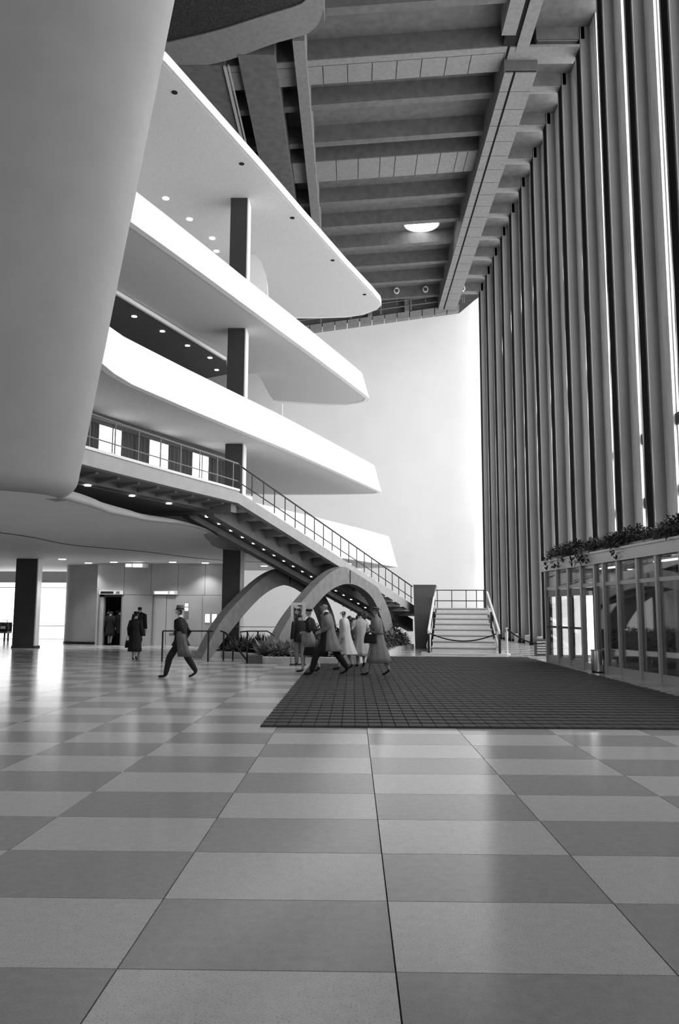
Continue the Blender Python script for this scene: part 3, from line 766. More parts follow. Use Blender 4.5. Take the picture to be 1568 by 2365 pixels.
# ================================================================== GREAT STAIR
a0 = Vector((-3.68, 25.47, 5.5)); b0 = Vector((2.85, 37.5, 2.0))
dh = Vector((b0.x - a0.x, b0.y - a0.y, 0)); RUN = dh.length; dh.normalize(); nh = Vector((-dh.y, dh.x, 0))
SL = (b0.z - a0.z) / RUN; SW = 3.0
def sp_(s, o, dz=0): return a0 + dh * s + nh * o + Vector((0, 0, SL * s + dz))
st = thing('great_stair', 'long pale stair flight climbing leftwards over two concrete arches', 'stair', (2.85, 37.5, 0))
def sbox(b, s0, s1, o0, o1, z0, z1):
    b.hexa([sp_(s0, o0, z0), sp_(s1, o0, z0), sp_(s1, o1, z0), sp_(s0, o1, z0), sp_(s0, o0, z1), sp_(s1, o0, z1), sp_(s1, o1, z1), sp_(s0, o1, z1)])
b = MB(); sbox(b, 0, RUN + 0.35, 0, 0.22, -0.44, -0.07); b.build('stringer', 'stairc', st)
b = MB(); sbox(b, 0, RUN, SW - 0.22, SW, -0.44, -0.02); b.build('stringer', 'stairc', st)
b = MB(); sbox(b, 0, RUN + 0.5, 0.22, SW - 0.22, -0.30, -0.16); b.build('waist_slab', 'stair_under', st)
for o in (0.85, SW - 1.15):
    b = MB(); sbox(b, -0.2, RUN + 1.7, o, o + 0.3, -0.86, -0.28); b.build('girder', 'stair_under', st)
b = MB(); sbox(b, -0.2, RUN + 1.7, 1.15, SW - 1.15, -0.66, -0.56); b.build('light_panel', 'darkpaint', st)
NB = 17
for i in range(NB):
    s = 0.35 + (RUN - 0.7) * i / (NB - 1)
    for (o0, o1) in ((0.2, 0.86), (SW - 0.86, SW - 0.2)):
        b = MB(); zo, zi = (-0.42, -0.62) if o0 < 1 else (-0.62, -0.42)
        b.hexa([sp_(s - .06, o0, zo), sp_(s + .06, o0, zo), sp_(s + .06, o1, zi), sp_(s - .06, o1, zi), sp_(s - .06, o0, -.28), sp_(s + .06, o0, -.28), sp_(s + .06, o1, -.28), sp_(s - .06, o1, -.28)])
        b.build('bracket', 'stair_under', st)
for i in range(20):
    s = 0.3 + (RUN - 0.9) * i / 19
    p = sp_(s, SW / 2, -0.685); MB().disc((p.x, p.y, p.z), 0.085, 0.03).build('downlight', 'lamp', st)
NS = 18; rise = 3.66 / NS; tr = RUN / NS
for i in range(NS):
    s0 = i * tr; z = 5.5 - i * rise - 0.13
    p = lambda s, o, zz: (a0 + dh * s + nh * o) * 1 + Vector((0, 0, zz - a0.z))
    b = MB(); zt = z + 0.02; zb_ = zt - rise - 0.06
    b.hexa([p(s0, 0.02, zb_), p(s0 + tr, 0.02, zb_), p(s0 + tr, SW, zb_), p(s0, SW, zb_), p(s0, 0.02, zt), p(s0 + tr, 0.02, zt), p(s0 + tr, SW, zt), p(s0, SW, zt)])
    b.build('step', 'tread', st)
MB().prism([(2.9, 37.45), (0.18, 38.95), (1.3, 41.2), (3.6, 40.6), (3.9, 38.0)], 1.45, 1.82).build('landing_slab', 'curb', st)
# stair railings
for side, o in (('near', 0.08), ('far', SW - 0.08)):
    r = thing('stair_railing', 'thin black %s-side railing running down the long stair flight' % side, 'railing', tuple(sp_(0, o)))
    MB().tube([sp_(0, o, 0.86), sp_(RUN - 0.05, o, 0.80)], 0.028, 6).build('top_rail', 'iron', r)
    MB().tube([sp_(0, o, 0.30), sp_(RUN - 0.05, o, 0.27)], 0.018, 6).build('lower_rail', 'iron', r)
    for i in range(21):
        s = 0.15 + (RUN - 0.35) * i / 20
        MB().tube([sp_(s, o, 0.0), sp_(s, o, 0.86 - 0.06 * i / 20)], 0.02, 6).build('post', 'iron', r)
# arches
outer = [(1.45, 0.0), (2.44, 1.22), (3.81, 2.21), (5.16, 2.96), (6.29, 3.33), (7.33, 3.36), (8.43, 3.12), (9.6, 2.5), (10.62, 1.45), (11.1, 0.0)]
inner = [(2.45, 0.0), (3.55, 1.0), (4.71, 1.91), (5.64, 2.44), (6.64, 2.70), (7.69, 2.64), (8.75, 2.28), (9.45, 1.7), (10.05, 0.85), (10.35, 0.0)]
oo = interp([(x, z) for x, z in outer], 5); ii = interp([(x, z) for x, z in inner], 5)
for nm, lab, off in (('near', 'near pale concrete arch carrying the long stair flight', -0.26), ('rear', 'rear darker concrete arch standing behind the near stair arch', 2.54)):
    t = thing('stair_arch', lab, 'arch', tuple(a0 + dh * 6.5 + nh * off + Vector((0, 0, -a0.z))), 0, 'stair arches')
    rings = []
    for p, q in zip(oo, ii):
        sq = q[0] - 0.5 * max(0.0, 1 - (q[0] - 2.45) / 4.2)
        P = a0 + dh * p[0] + nh * off; Q = a0 + dh * sq + nh * off
        zp = min(p[1], 5.5 + SL * p[0] - 0.44); tk = nh * 0.36
        P.z = zp; Q.z = q[1]
        rings.append([P, P + tk, Q + tk, Q])
    b = MB(); b.loft(rings); smooth_by_angle(b.build('rib', 'arch', t), 30)
    for s_e, ww, zz in ((6.95, 0.12, 0.0),):
        P = a0 + dh * s_e + nh * (off - 0.015); P.z = 2.75
        b = MB(); b.hexa([P, P + dh * 0.05, P + dh * 0.05 + nh * .02, P + nh * .02] + [v + Vector((0, 0, 0.5)) for v in (P, P + dh * 0.05, P + dh * 0.05 + nh * .02, P + nh * .02)])
        b.build('joint_bar', 'slot', t)

# ================================================================== LOWER FLIGHT, landing, pylon
rzf = -0.118
lf = thing('lower_stair', 'short pale stair flight rising to the landing behind the mat', 'stair', (4.27, 31.3, 0), rzf)
z0, r_, t_ = 0.06, 0.222, 0.75
MB().box(-1.65, 1.6, -0.25, 1.2, 0, z0).build('base_slab', 'curb', lf, local=True)
for i in range(8):
    hw_ = 1.24 - 0.11 * i / 7
    y = 0.55 + t_ * i
    MB().box(-hw_, hw_, y, 6.0, z0 + r_ * i, z0 + r_ * (i + 1) - 0.05).build('riser', 'tread', lf, local=True)
    MB().box(-hw_ - 0.02, hw_ + 0.02, y - 0.05, 6.0, z0 + r_ * (i + 1) - 0.05, z0 + r_ * (i + 1)).build('tread', 'curb', lf, local=True)
    MB().box(-hw_, hw_, y - 0.012, y, z0 + r_ * (i + 1) - 0.085, z0 + r_ * (i + 1) - 0.05).build('nosing_shadow_strip', 'alu_d', lf, local=True)  # dark strip colouring in the shadow under each nosing
ZL = z0 + r_ * 8
MB().box(-1.7, 1.45, 5.9, 8.8, ZL - 0.3, ZL).build('landing', 'curb', lf, local=True)
MB().box(-1.4, 1.3, 6.1, 8.6, 0, ZL - 0.3).build('landing_base', 'block', lf, local=True)
hr = thing('stair_handrail', 'pair of pale sloping handrails on dark posts beside the short flight', 'railing', (4.27, 31.3, 0), rzf)
for sgn in (-1, 1):
    x0, x1 = sgn * 1.36, sgn * 1.20
    b = MB(); b.hexa([(x0 - 0.035, 0.15, 0.80), (x0 + 0.035, 0.15, 0.80), (x1 + 0.035, 6.1, 2.48), (x1 - 0.035, 6.1, 2.48), (x0 - 0.035, 0.15, 0.92), (x0 + 0.035, 0.15, 0.92), (x1 + 0.035, 6.1, 2.60), (x1 - 0.035, 6.1, 2.60)])
    b.build('handrail', 'white', hr, local=True)
    MB().box(x0 - 0.045, x0 + 0.045, 0.16, 0.25, 0.06, 0.82).build('post', 'iron', hr, local=True)
    MB().box(x1 - 0.04, x1 + 0.04, 3.0, 3.08, 0.8, 1.65).build('post', 'iron', hr, local=True)
    b = MB(); b.hexa([(x0 - 0.02, 0.2, 0.1), (x0 + 0.02, 0.2, 0.1), (x1 + 0.02, 6, ZL), (x1 - 0.02, 6, ZL), (x0 - 0.02, 0.2, 0.2), (x0 + 0.02, 0.2, 0.2), (x1 + 0.02, 6, 1.95), (x1 - 0.02, 6, 1.95)])
    b.build('side_panel', 'curb', hr, local=True)
lr = thing('landing_railing', 'black metal railing across the back of the stair landing', 'railing', (5.2, 39.8, ZL))
for z in (ZL + 0.88, ZL + 0.36): MB().tube([(4.0, 39.8, z), (6.42, 39.6, z)], 0.025, 6).build('rail', 'iron', lr)
for x in (4.02, 4.15, 4.85, 5.55, 6.05, 6.40): MB().tube([(x, 39.8 - (x - 4) * 0.08, ZL), (x, 39.8 - (x - 4) * 0.08, ZL + 0.88)], 0.022, 6).build('post', 'iron', lr)
py = thing('stair_pylon', 'dark tapering stone block where the two stair flights meet', 'pylon', (3.2, 36.8, 0))
MB().extrude([(2.80, 36.6, 0), (3.22, 36.6, 0), (3.42, 36.6, 1.0), (3.74, 36.6, 2.83), (2.74, 36.6, 2.83)], (0.35, 3.0, 0)).build('block', 'block', py)
MB().extrude([(2.73, 36.58, 2.83), (3.76, 36.58, 2.83), (3.76, 36.58, 2.87), (2.73, 36.58, 2.87)], (0.35, 3.04, 0)).build('cap', 'darkpaint', py)
ch = thing('barrier_rope', 'dark rope sagging across the foot of the short stair flight', 'rope', (4.27, 31.55, 0.8), rzf)
MB().tube([(-1.3 + 2.6 * u, 0.02, 0.02 - 0.30 * (1 - (2 * u - 1) ** 2)) for u in [q / 16 for q in range(17)]], 0.028, 6).build('rope', 'rope', ch, True, local=True)
for x in (-1.32, 1.32): MB().box(x - 0.05, x + 0.05, -0.05, 0.06, -0.04, 0.05).build('hook', 'chrome', ch, local=True)

# ================================================================== PLANTER BED and plants
bed = [(-3.2, 25.75), (-2.75, 25.45), (-1.8, 25.35), (0.2, 25.35), (0.75, 26.8), (1.4, 30.6), (2.3, 35.6), (2.75, 36.8), (1.2, 38.6), (-0.5, 37.5), (-2.6, 34.0), (-5.2, 31.6), (-5.9, 29.6), (-5.6, 28.6), (-4.7, 28.9), (-3.6, 27.6)]
bd = thing('planter_bed', 'low pale curbed planting bed under the stair arches', 'planter', (-1, 27, 0))
bi_ = [tuple(p) for p in offset_in(bed + [bed[0]], 0.35)[:-1]]
n = len(bed)
b = MB(); vs = [(x, y, 0) for x, y in bed] + [(x, y, 0.2) for x, y in bed] + [(x, y, 0.2) for x, y in bi_] + [(x, y, 0.0) for x, y in bi_]
fs = []
for i in range(n):
    j = (i + 1) % n
    for q in range(3): fs.append((q * n + i, q * n + j, (q + 1) * n + j, (q + 1) * n + i))
b.add(vs, fs); b.build('curb', 'curb', bd)
MB().prism(bi_, 0.0, 0.15).build('soil', 'soil', bd)
MB().box(-3.3, -2.85, 25.5, 25.8, 0, 0.25).build('end_block', 'block', bd)
for (x0, x1) in ((-0.28, 0.22),): MB().box(x0, x1, 25.18, 25.42, 0, 0.27).build('end_block', 'stairc', bd)

def leaf(b, base, dirv, L, W, droop, rnd):
    d = Vector(dirv).normalized(); s = d.cross(Vector((0, 0, 1)))
    if s.length < 0.05: s = Vector((1, 0, 0))
    s.normalize(); p = Vector(base); rows = []
    for q in range(4):
        u = q / 3; ww = W * (0.35, 1.0, 0.8, 0.06)[q]
        c = p + d * L * u - Vector((0, 0, droop * L * u * u))
        rows += [c - s * ww / 2, c + Vector((0, 0, W * 0.12)), c + s * ww / 2]
    fs = []
    for q in range(3):
        for k in range(2): fs.append((q * 3 + k, q * 3 + k + 1, q * 3 + 4 + k, q * 3 + 3 + k))
    b.add(rows, fs)

def plant(name, label, x, y, z, h, r, nl, group, mats=('leaf',), cat='plant', seed=0, W=0.06, kind='rosette'):
    rd = random.Random(seed); t = thing(name, label, cat, (x, y, z), 0, group)
    b = MB()
    for i in range(nl):
        a = rd.uniform(0, 2 * PI); el = rd.uniform(0.25, 1.35)
        if kind == 'rosette':
            base = (rd.uniform(-.06, .06), rd.uniform(-.06, .06), rd.uniform(0, 0.12 * h))
            leaf(b, base, (math.cos(a) * math.cos(el), math.sin(a) * math.cos(el), math.sin(el)), rd.uniform(0.6, 1.1) * math.hypot(h * math.sin(el), r * math.cos(el)), W * rd.uniform(.7, 1.3), rd.uniform(0, 0.5), rd)
        else:
            rr = r * math.sqrt(rd.random()); zz = h * rd.uniform(0.1, 1.0) * (1 - 0.5 * (rr / r) ** 2)
            base = (rr * math.cos(a), rr * math.sin(a), zz)
            leaf(b, base, (math.cos(a) * math.cos(el), math.sin(a) * math.cos(el), math.sin(el) * rd.choice((1, 1, -.4))), rd.uniform(.5, 1) * W * 2.6, W * rd.uniform(.7, 1.2), .3, rd)
    b.build('foliage', mats[0], t, local=True, recalc=False)
    b = MB()
    for i in range(3):
        a = rd.uniform(0, 2 * PI); b.tube([(0, 0, 0), (0.3 * r * math.cos(a), 0.3 * r * math.sin(a), 0.6 * h)], 0.012, 5)
    b.build('stem', 'leaf_d', t, local=True)
    return t

spots = []
rd = random.Random(3)
def inside(p, poly):
    c = False; n = len(poly)
    for i in range(n):
        (x1, y1), (x2, y2) = poly[i], poly[(i + 1) % n]
        if (y1 > p[1]) != (y2 > p[1]) and p[0] < (x2 - x1) * (p[1] - y1) / (y2 - y1) + x1: c = not c
    return c
tries = 0
while len(spots) < 84 and tries < 6000:
    tries += 1
    p = (rd.uniform(-5.8, 2.6), rd.uniform(25.7, 38))
    if inside(p, bi_) and all((p[0] - q[0]) ** 2 + (p[1] - q[1]) ** 2 > 0.24 for q in spots): spots.append(p)
spots.sort(key=lambda p: p[0] / p[1])
nf = nr = nb = 0
for i, (x, y) in enumerate(spots):
    if y < 28.5:
        nf += 1; plant('strap_leaf_plant', '%s strap-leaved plant from the left in the front of the stair bed' % ORD[nf - 1], x, y, 0.14, rd.uniform(0.55, 0.85), 0.55, 150, 'front bed plants', ('leaf_l' if i % 2 == 0 else 'leaf',), seed=i, W=0.085)
    elif x < -2.6:
        nr += 1; plant('strap_leaf_plant', '%s leafy plant from the left around the rear stair arch foot' % ORD[nr - 1], x, y, 0.14, rd.uniform(0.5, 0.9), 0.55, 130, 'rear bed plants', ('leaf_d' if i % 2 else 'leaf',), seed=i, W=0.09)
    else:
        nb += 1; plant('low_shrub', '%s dense low shrub from the left between the arches and stair pylon' % ORD[nb - 1], x, y, 0.14, rd.uniform(0.6, 1.0), 0.55, 300, 'bed shrubs by the pylon', ('leaf_d',), seed=i, W=0.085, kind='bush')
# prickly pear
t = thing('prickly_pear', 'dark prickly pear cactus with round pads behind the walking women', 'plant', (0.25, 27.6, 0.14))
rd = random.Random(11)
pads = [((0, 0, 0.0), 0.0, 0.42)]; made = []
def pad(b, base, ang, yaw, L):
    d = Vector((math.sin(ang) * math.cos(yaw), math.sin(ang) * math.sin(yaw) * 0.5, math.cos(ang))); c = Vector(base) + d * L * 0.5
    s = d.cross(Vector((0.2, 1, 0))).normalized(); k_ = d.cross(s).normalized()
    rings = []
    for q in range(9):
        u = -1 + 2 * q / 8; rr = math.sqrt(max(0.02, 1 - u * u))
        rings.append([c + d * (u * L / 2) + s * (0.33 * L * rr * math.cos(2 * PI * m / 10)) + k_ * (0.045 * rr * math.sin(2 * PI * m / 10)) for m in range(10)])
    b.loft(rings); return Vector(base) + d * L
def grow(base, ang, yaw, L, lev):
    b = MB(); tip = pad(b, base, ang, yaw, L); b.build('pad', 'leaf_d', t, True, local=True)
    if lev:
        for q in range(2 if lev > 1 else 2): grow(tip - Vector((0, 0, 0.03)), ang * 0.4 + rd.uniform(-0.9, 0.9), rd.uniform(0, 6.28), L * rd.uniform(0.7, 0.9), lev - 1)
grow(Vector((0, 0, 0)), -0.1, 0, 0.5, 3); grow(Vector((0.1, 0, 0)), 0.35, 0, 0.48, 2); grow(Vector((-0.3, 0.1, 0)), -0.3, 0, 0.46, 3)

# guard rails of the stair down, beside the bed
gr = thing('stairwell_guard', 'black iron guard rail with a sloping handrail left of the bed', 'railing', (-4.0, 26.4, 0))
def tub(pts, r=0.024): return MB().tube(pts, r, 6)
P1, P2, P3, P4 = (-4.72, 26.4), (-4.3, 26.9), (-3.75, 26.9), (-3.36, 25.7)
for p, h in ((P1, 0.98), (P2, 0.92), (P4, 1.0), ((-3.2, 27.2), 0.95), ((-4.0, 27.0), 0.45)):
    tub([(p[0], p[1], 0), (p[0], p[1], h)], 0.03).build('post', 'iron', gr)
tub([(-6.2, 26.3, 0.98), (P1[0], P1[1], 0.98), (P1[0] + 0.15, P1[1], 0.97)]).build('top_rail', 'iron', gr)
tub([(P2[0] - 0.12, P2[1], 0.98), (P2[0] + 0.05, P2[1], 0.92), (-3.5, 26.6, 0.06)], 0.032).build('sloping_rail', 'iron', gr)
tub([(-3.6, 25.7, 0.97), (P4[0], P4[1], 1.0), (-2.75, 25.9, 1.0), (-2.55, 26.2, 0.86)]).build('top_rail', 'iron', gr)
tub([(-4.4, 30.5, 1.05), (-2.9, 30.4, 1.05)], 0.015).build('thin_rail', 'alu_d', gr)
tub([(-6.2, 26.3, 0), (-6.2, 26.3, 0.98)], 0.03).build('post', 'iron', gr)

# poster stand
ps = thing('poster_stand', 'narrow white poster stand with a dark picture beside the group', 'sign', (-1.72, 25.2, 0))
for x in (-1.93, -1.50): MB().box(x, x + 0.03, 25.0, 25.03, 0.0, 1.9).build('leg', 'alu_d', ps)
MB().box(-1.93, -1.47, 24.98, 25.01, 0.95, 1.9).build('board', 'paper', ps)
MB().box(-1.83, -1.57, 24.965, 24.981, 1.2, 1.82).build('picture', 'print', ps)
MB().box(-1.95, -1.45, 24.9, 25.12, 0, 0.03).build('base', 'iron', ps)

# ================================================================== ENTRANCE VESTIBULE
VA = Vector((6.42, 26.9)); VB = Vector((8.1, 10.5)); VD = (VB - VA).normalized(); VN = Vector((-VD.y, VD.x))   # VN points to the facade
if VN.x < 0: VN = -VN
VLn = (VB - VA).length
vt = thing('entrance_vestibule', 'glazed aluminium entrance vestibule with doors under a planted roof', 'vestibule', (7, 22, 0))
def vp(s, o=0.0): p = VA + VD * s + VN * o; return p
def vbox(b, s0, s1, o0, o1, z0, z1):
    q = [vp(s0, o0), vp(s1, o0), vp(s1, o1), vp(s0, o1)]
    b.hexa([(p.x, p.y, z0) for p in q] + [(p.x, p.y, z1) for p in q])
b = MB(); vbox(b, -0.12, VLn, -0.10, 0.06, 2.98, 3.30); b.build('fascia', 'alu', vt)
b = MB(); vbox(b, -0.12, VLn, -0.13, -0.05, 3.27, 3.33); b.build('cornice', 'alu', vt)
b = MB(); vbox(b, -0.1, VLn, 0.05, 2.4, 3.10, 3.22); b.build('roof', 'white', vt)
b = MB(); vbox(b, -0.12, -0.02, 0.05, 2.4, 2.98, 3.30); b.build('end_fascia', 'alu_d', vt)
b = MB(); vbox(b, -0.05, VLn, -0.02, 0.10, 2.36, 2.46); b.build('transom', 'alu', vt)
b = MB(); vbox(b, 0.0, VLn, -0.02, 0.08, 0.0, 0.20); b.build('sill', 'alu', vt)
posts = [0.0, 1.05, 2.05, 3.1, 4.1, 4.7, 5.6, 6.75, 7.75, 8.9, 10.3, 11.8, 13.3, 14.8, 16.2]
for s in posts:
    b = MB(); vbox(b, s, s + 0.10, -0.06, 0.08, 0, 2.98); b.build('post', 'alu', vt)
for s0, s1 in zip(posts[:-1], posts[1:]):
    b = MB(); vbox(b, s0 + 0.10, s1, 0.01, 0.025, 2.46, 2.98); b.build('upper_pane', 'glass', vt)
    if s0 > 3.5:
        b = MB(); vbox(b, s0 + 0.10, s1, 0.01, 0.025, 0.20, 2.36); b.build('pane', 'glass', vt)
# doors: three leaves at the far end with push bars
for i, s0 in enumerate((0.0, 1.05, 2.05)):
    s1 = (1.05, 2.05, 3.1)[i]
    dleaf = MB(); vbox(dleaf, s0 + 0.12, s0 + 0.24, -0.01, 0.04, 0.02, 2.34); d_ = dleaf.build('door', 'alu_d', vt)
    q = MB(); vbox(q, s1 - 0.14, s1 - 0.02, -0.01, 0.04, 0.02, 2.34); q.build('stile', 'alu_d', d_)
    q = MB(); vbox(q, s0 + 0.12, s1 - 0.02, -0.01, 0.04, 2.14, 2.34); q.build('top_rail', 'alu_d', d_)
    q = MB(); vbox(q, s0 + 0.12, s1 - 0.02, -0.01, 0.04, 0.02, 0.26); q.build('bottom_rail', 'alu', d_)
    q = MB(); vbox(q, s0 + 0.12, s1 - 0.02, -0.06, -0.02, 1.14, 1.2); q.build('push_bar', 'panel_d', d_)
    q = MB(); vbox(q, s0 + 0.24, s1 - 0.14, 0.01, 0.02, 0.26, 2.14); q.build('pane', 'glass', d_)
# far return side; its glowing panes are added for the daylight beyond the doors
def side(o0, o1, z0, z1, s=-0.06, w_=0.06): b = MB(); vbox(b, s, s + w_, o0, o1, z0, z1); return b
for o in (0.1, 0.85, 1.6, 2.35): side(o, o + 0.09, 0, 2.98).build('side_post', 'alu_d', vt)
side(0.1, 2.4, 2.36, 2.46).build('side_transom', 'alu_d', vt)
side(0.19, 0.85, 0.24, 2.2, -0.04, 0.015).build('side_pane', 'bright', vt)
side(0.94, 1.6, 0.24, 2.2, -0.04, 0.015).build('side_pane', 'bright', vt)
side(1.69, 2.35, 0.1, 2.36, -0.04, 0.02).build('side_panel', 'darkpaint', vt)  # added dark sheet, keeps the glow to the door end
for s0 in range(0, 16, 2):
    b = MB(); vbox(b, s0 + 0.1, s0 + 1.9, 2.42, 2.46, 0.22, 2.36)
    b.build('dark_backing_sheet', 'darkpaint', vt)  # opaque dark sheets added to darken the view through the glass
    b = MB(); vbox(b, s0 - 0.1, s0 + 0.1, 2.38, 2.5, 0, 3.1); b.build('outer_post', 'alu_d', vt)
    if s0 >= 6:
        b = MB(); vbox(b, s0 + 0.1, s0 + 1.9, 2.5, 2.6, 0.0, 1.0); b.build('outer_panel', 'alu_d', vt)
    b = MB(); vbox(b, s0 + 0.1, s0 + 1.9, 2.40, 2.44, 1.12, 1.2); b.build('push_bar', 'panel_d', vt)
b = MB(); vbox(b, -0.1, VLn, 2.4, 2.5, 2.36, 3.1); b.build('outer_header', 'darkpaint', vt)
# tube lights in the vestibule
for i, s in enumerate((1.6, 5.2, 8.4)):
    t = thing('tube_light', ['far', 'middle', 'near'][i] + ' fluorescent tube light under the vestibule roof', 'light', (vp(s, 1.2).x, vp(s, 1.2).y, 3.0), 0, 'vestibule tube lights')
    b = MB(); vbox(b, s, s + 1.3, 1.15, 1.3, 3.02, 3.1); b.build('housing', 'white', t)
    b = MB(); vbox(b, s + 0.03, s + 1.27, 1.17, 1.28, 2.985, 3.02); b.build('tube', 'lamp', t)
# roof planter with shrubs
rpn = thing('roof_planter', 'long planter trough on top of the entrance vestibule', 'planter', (7, 22, 3.3))
b = MB(); vbox(b, 0.0, VLn, 0.05, 0.15, 3.22, 3.42); b.build('front_board', 'alu_d', rpn)
b = MB(); vbox(b, 0.0, VLn, 1.2, 1.3, 3.22, 3.42); b.build('back_board', 'alu_d', rpn)
b = MB(); vbox(b, 0.0, VLn, 0.15, 1.2, 3.22, 3.38); b.build('soil', 'soil', rpn)
rd = random.Random(5); i = 0; s = 0.25
while s < 13:
    p = vp(s, 0.42 + rd.uniform(-.1, .25))
    plant('trailing_shrub', '%s dark leafy shrub from the far end of the vestibule roof planter' % ORD[i] if i < 20 else 'dark leafy shrub near the viewer in the vestibule roof planter', p.x, p.y, 3.33, rd.uniform(0.38, 0.62), 0.52, 950, 'vestibule roof shrubs', ('leaf_d',), seed=100 + i, W=0.058, kind='bush', cat='shrub')
    i += 1; s += 0.62
# trailing stems over the fascia
for q in range(9):
    s = rd.uniform(0.1, 9); b = MB(); p = vp(s, -0.16)
    for m in range(26): leaf(b, (rd.uniform(-.12, .12), rd.uniform(-.12, .12), rd.uniform(-.28, .12)), (rd.uniform(-1, 1), rd.uniform(-1, 1), rd.uniform(-.8, .4)), 0.12, 0.06, .3, rd)
    t = thing('leaf_spray', '%s trailing leaf spray hanging over the vestibule fascia from the far end' % ORD[q], 'plant', (p.x, p.y, 3.34), 0, 'hanging leaf sprays')
    t['_s'] = s
    b.build('foliage', 'leaf_d', t, local=True, recalc=False)
sprays = sorted([o for o in bpy.data.objects if o.name.startswith('leaf_spray')], key=lambda o: o['_s'])
for q, o in enumerate(sprays):
    o['label'] = '%s trailing leaf spray hanging over the vestibule fascia from the far end' % ORD[q]; del o['_s']

# ash can
ac = thing('ash_can', 'shiny cylindrical metal ash can standing before the vestibule doors', 'ash can', (6.72, 22.5, 0))
MB().lathe([(0.165, 0.03), (0.165, 0.60), (0.15, 0.60), (0.15, 0.5), (0.02, 0.5)], (0, 0, 0), 28).build('body', 'chrome', ac, local=True); smooth_by_angle(bpy.data.objects[ac.children[0].name] if ac.children else list(bpy.data.objects)[-1], 40)
MB().lathe([(0.15, 0.0), (0.155, 0.03), (0.02, 0.03)], (0, 0, 0), 24).build('base', 'iron', ac, local=True)
MB().lathe([(0.172, 0.585), (0.176, 0.6), (0.172, 0.615), (0.155, 0.605)], (0, 0, 0), 28).build('rim', 'alu', ac, local=True)

# rope stanchion and grille near the pier feet
sn = thing('rope_stanchion', 'white stanchion post with a dark sagging rope by the facade', 'stanchion', (6.0, 31.7, 0))
MB().lathe([(0.02, 0), (0.13, 0.0), (0.13, 0.03), (0.03, 0.06)], (0, 0, 0), 16).build('base', 'white', sn, local=True)
MB().tube([(0, 0, 0.04), (0, 0, 1.0)], 0.035, 10).build('post', 'white', sn, local=True)
MB().lathe([(0.02, 0.98), (0.05, 1.0), (0.05, 1.04), (0.02, 1.06)], (0, 0, 0), 12).build('knob', 'chrome', sn, local=True)
MB().tube([(0.0 + 1.25 * u, -0.9 * u, 0.98 - 0.55 * math.sin(u * 1.9) * 0.95) for u in [q / 12 for q in range(13)]], 0.028, 6).build('rope', 'rope', sn, True, local=True)
rg = thing('floor_grille', 'small dark slatted grille box at the pier foot beside the vestibule', 'grille', (7.2, 31.0, 0))
MB().box(-0.25, 0.25, 0.04, 0.3, 0, 0.62).build('casing', 'darkpaint', rg, local=True)
for q in range(5): MB().box(-0.2, 0.2, 0.0, 0.05, 0.08 + 0.1 * q, 0.14 + 0.1 * q).build('slat', 'alu', rg, local=True)

# ================================================================== PEOPLE
def rot2(p, a): return (p[0] * math.cos(a) - p[1] * math.sin(a), p[0] * math.sin(a) + p[1] * math.cos(a))

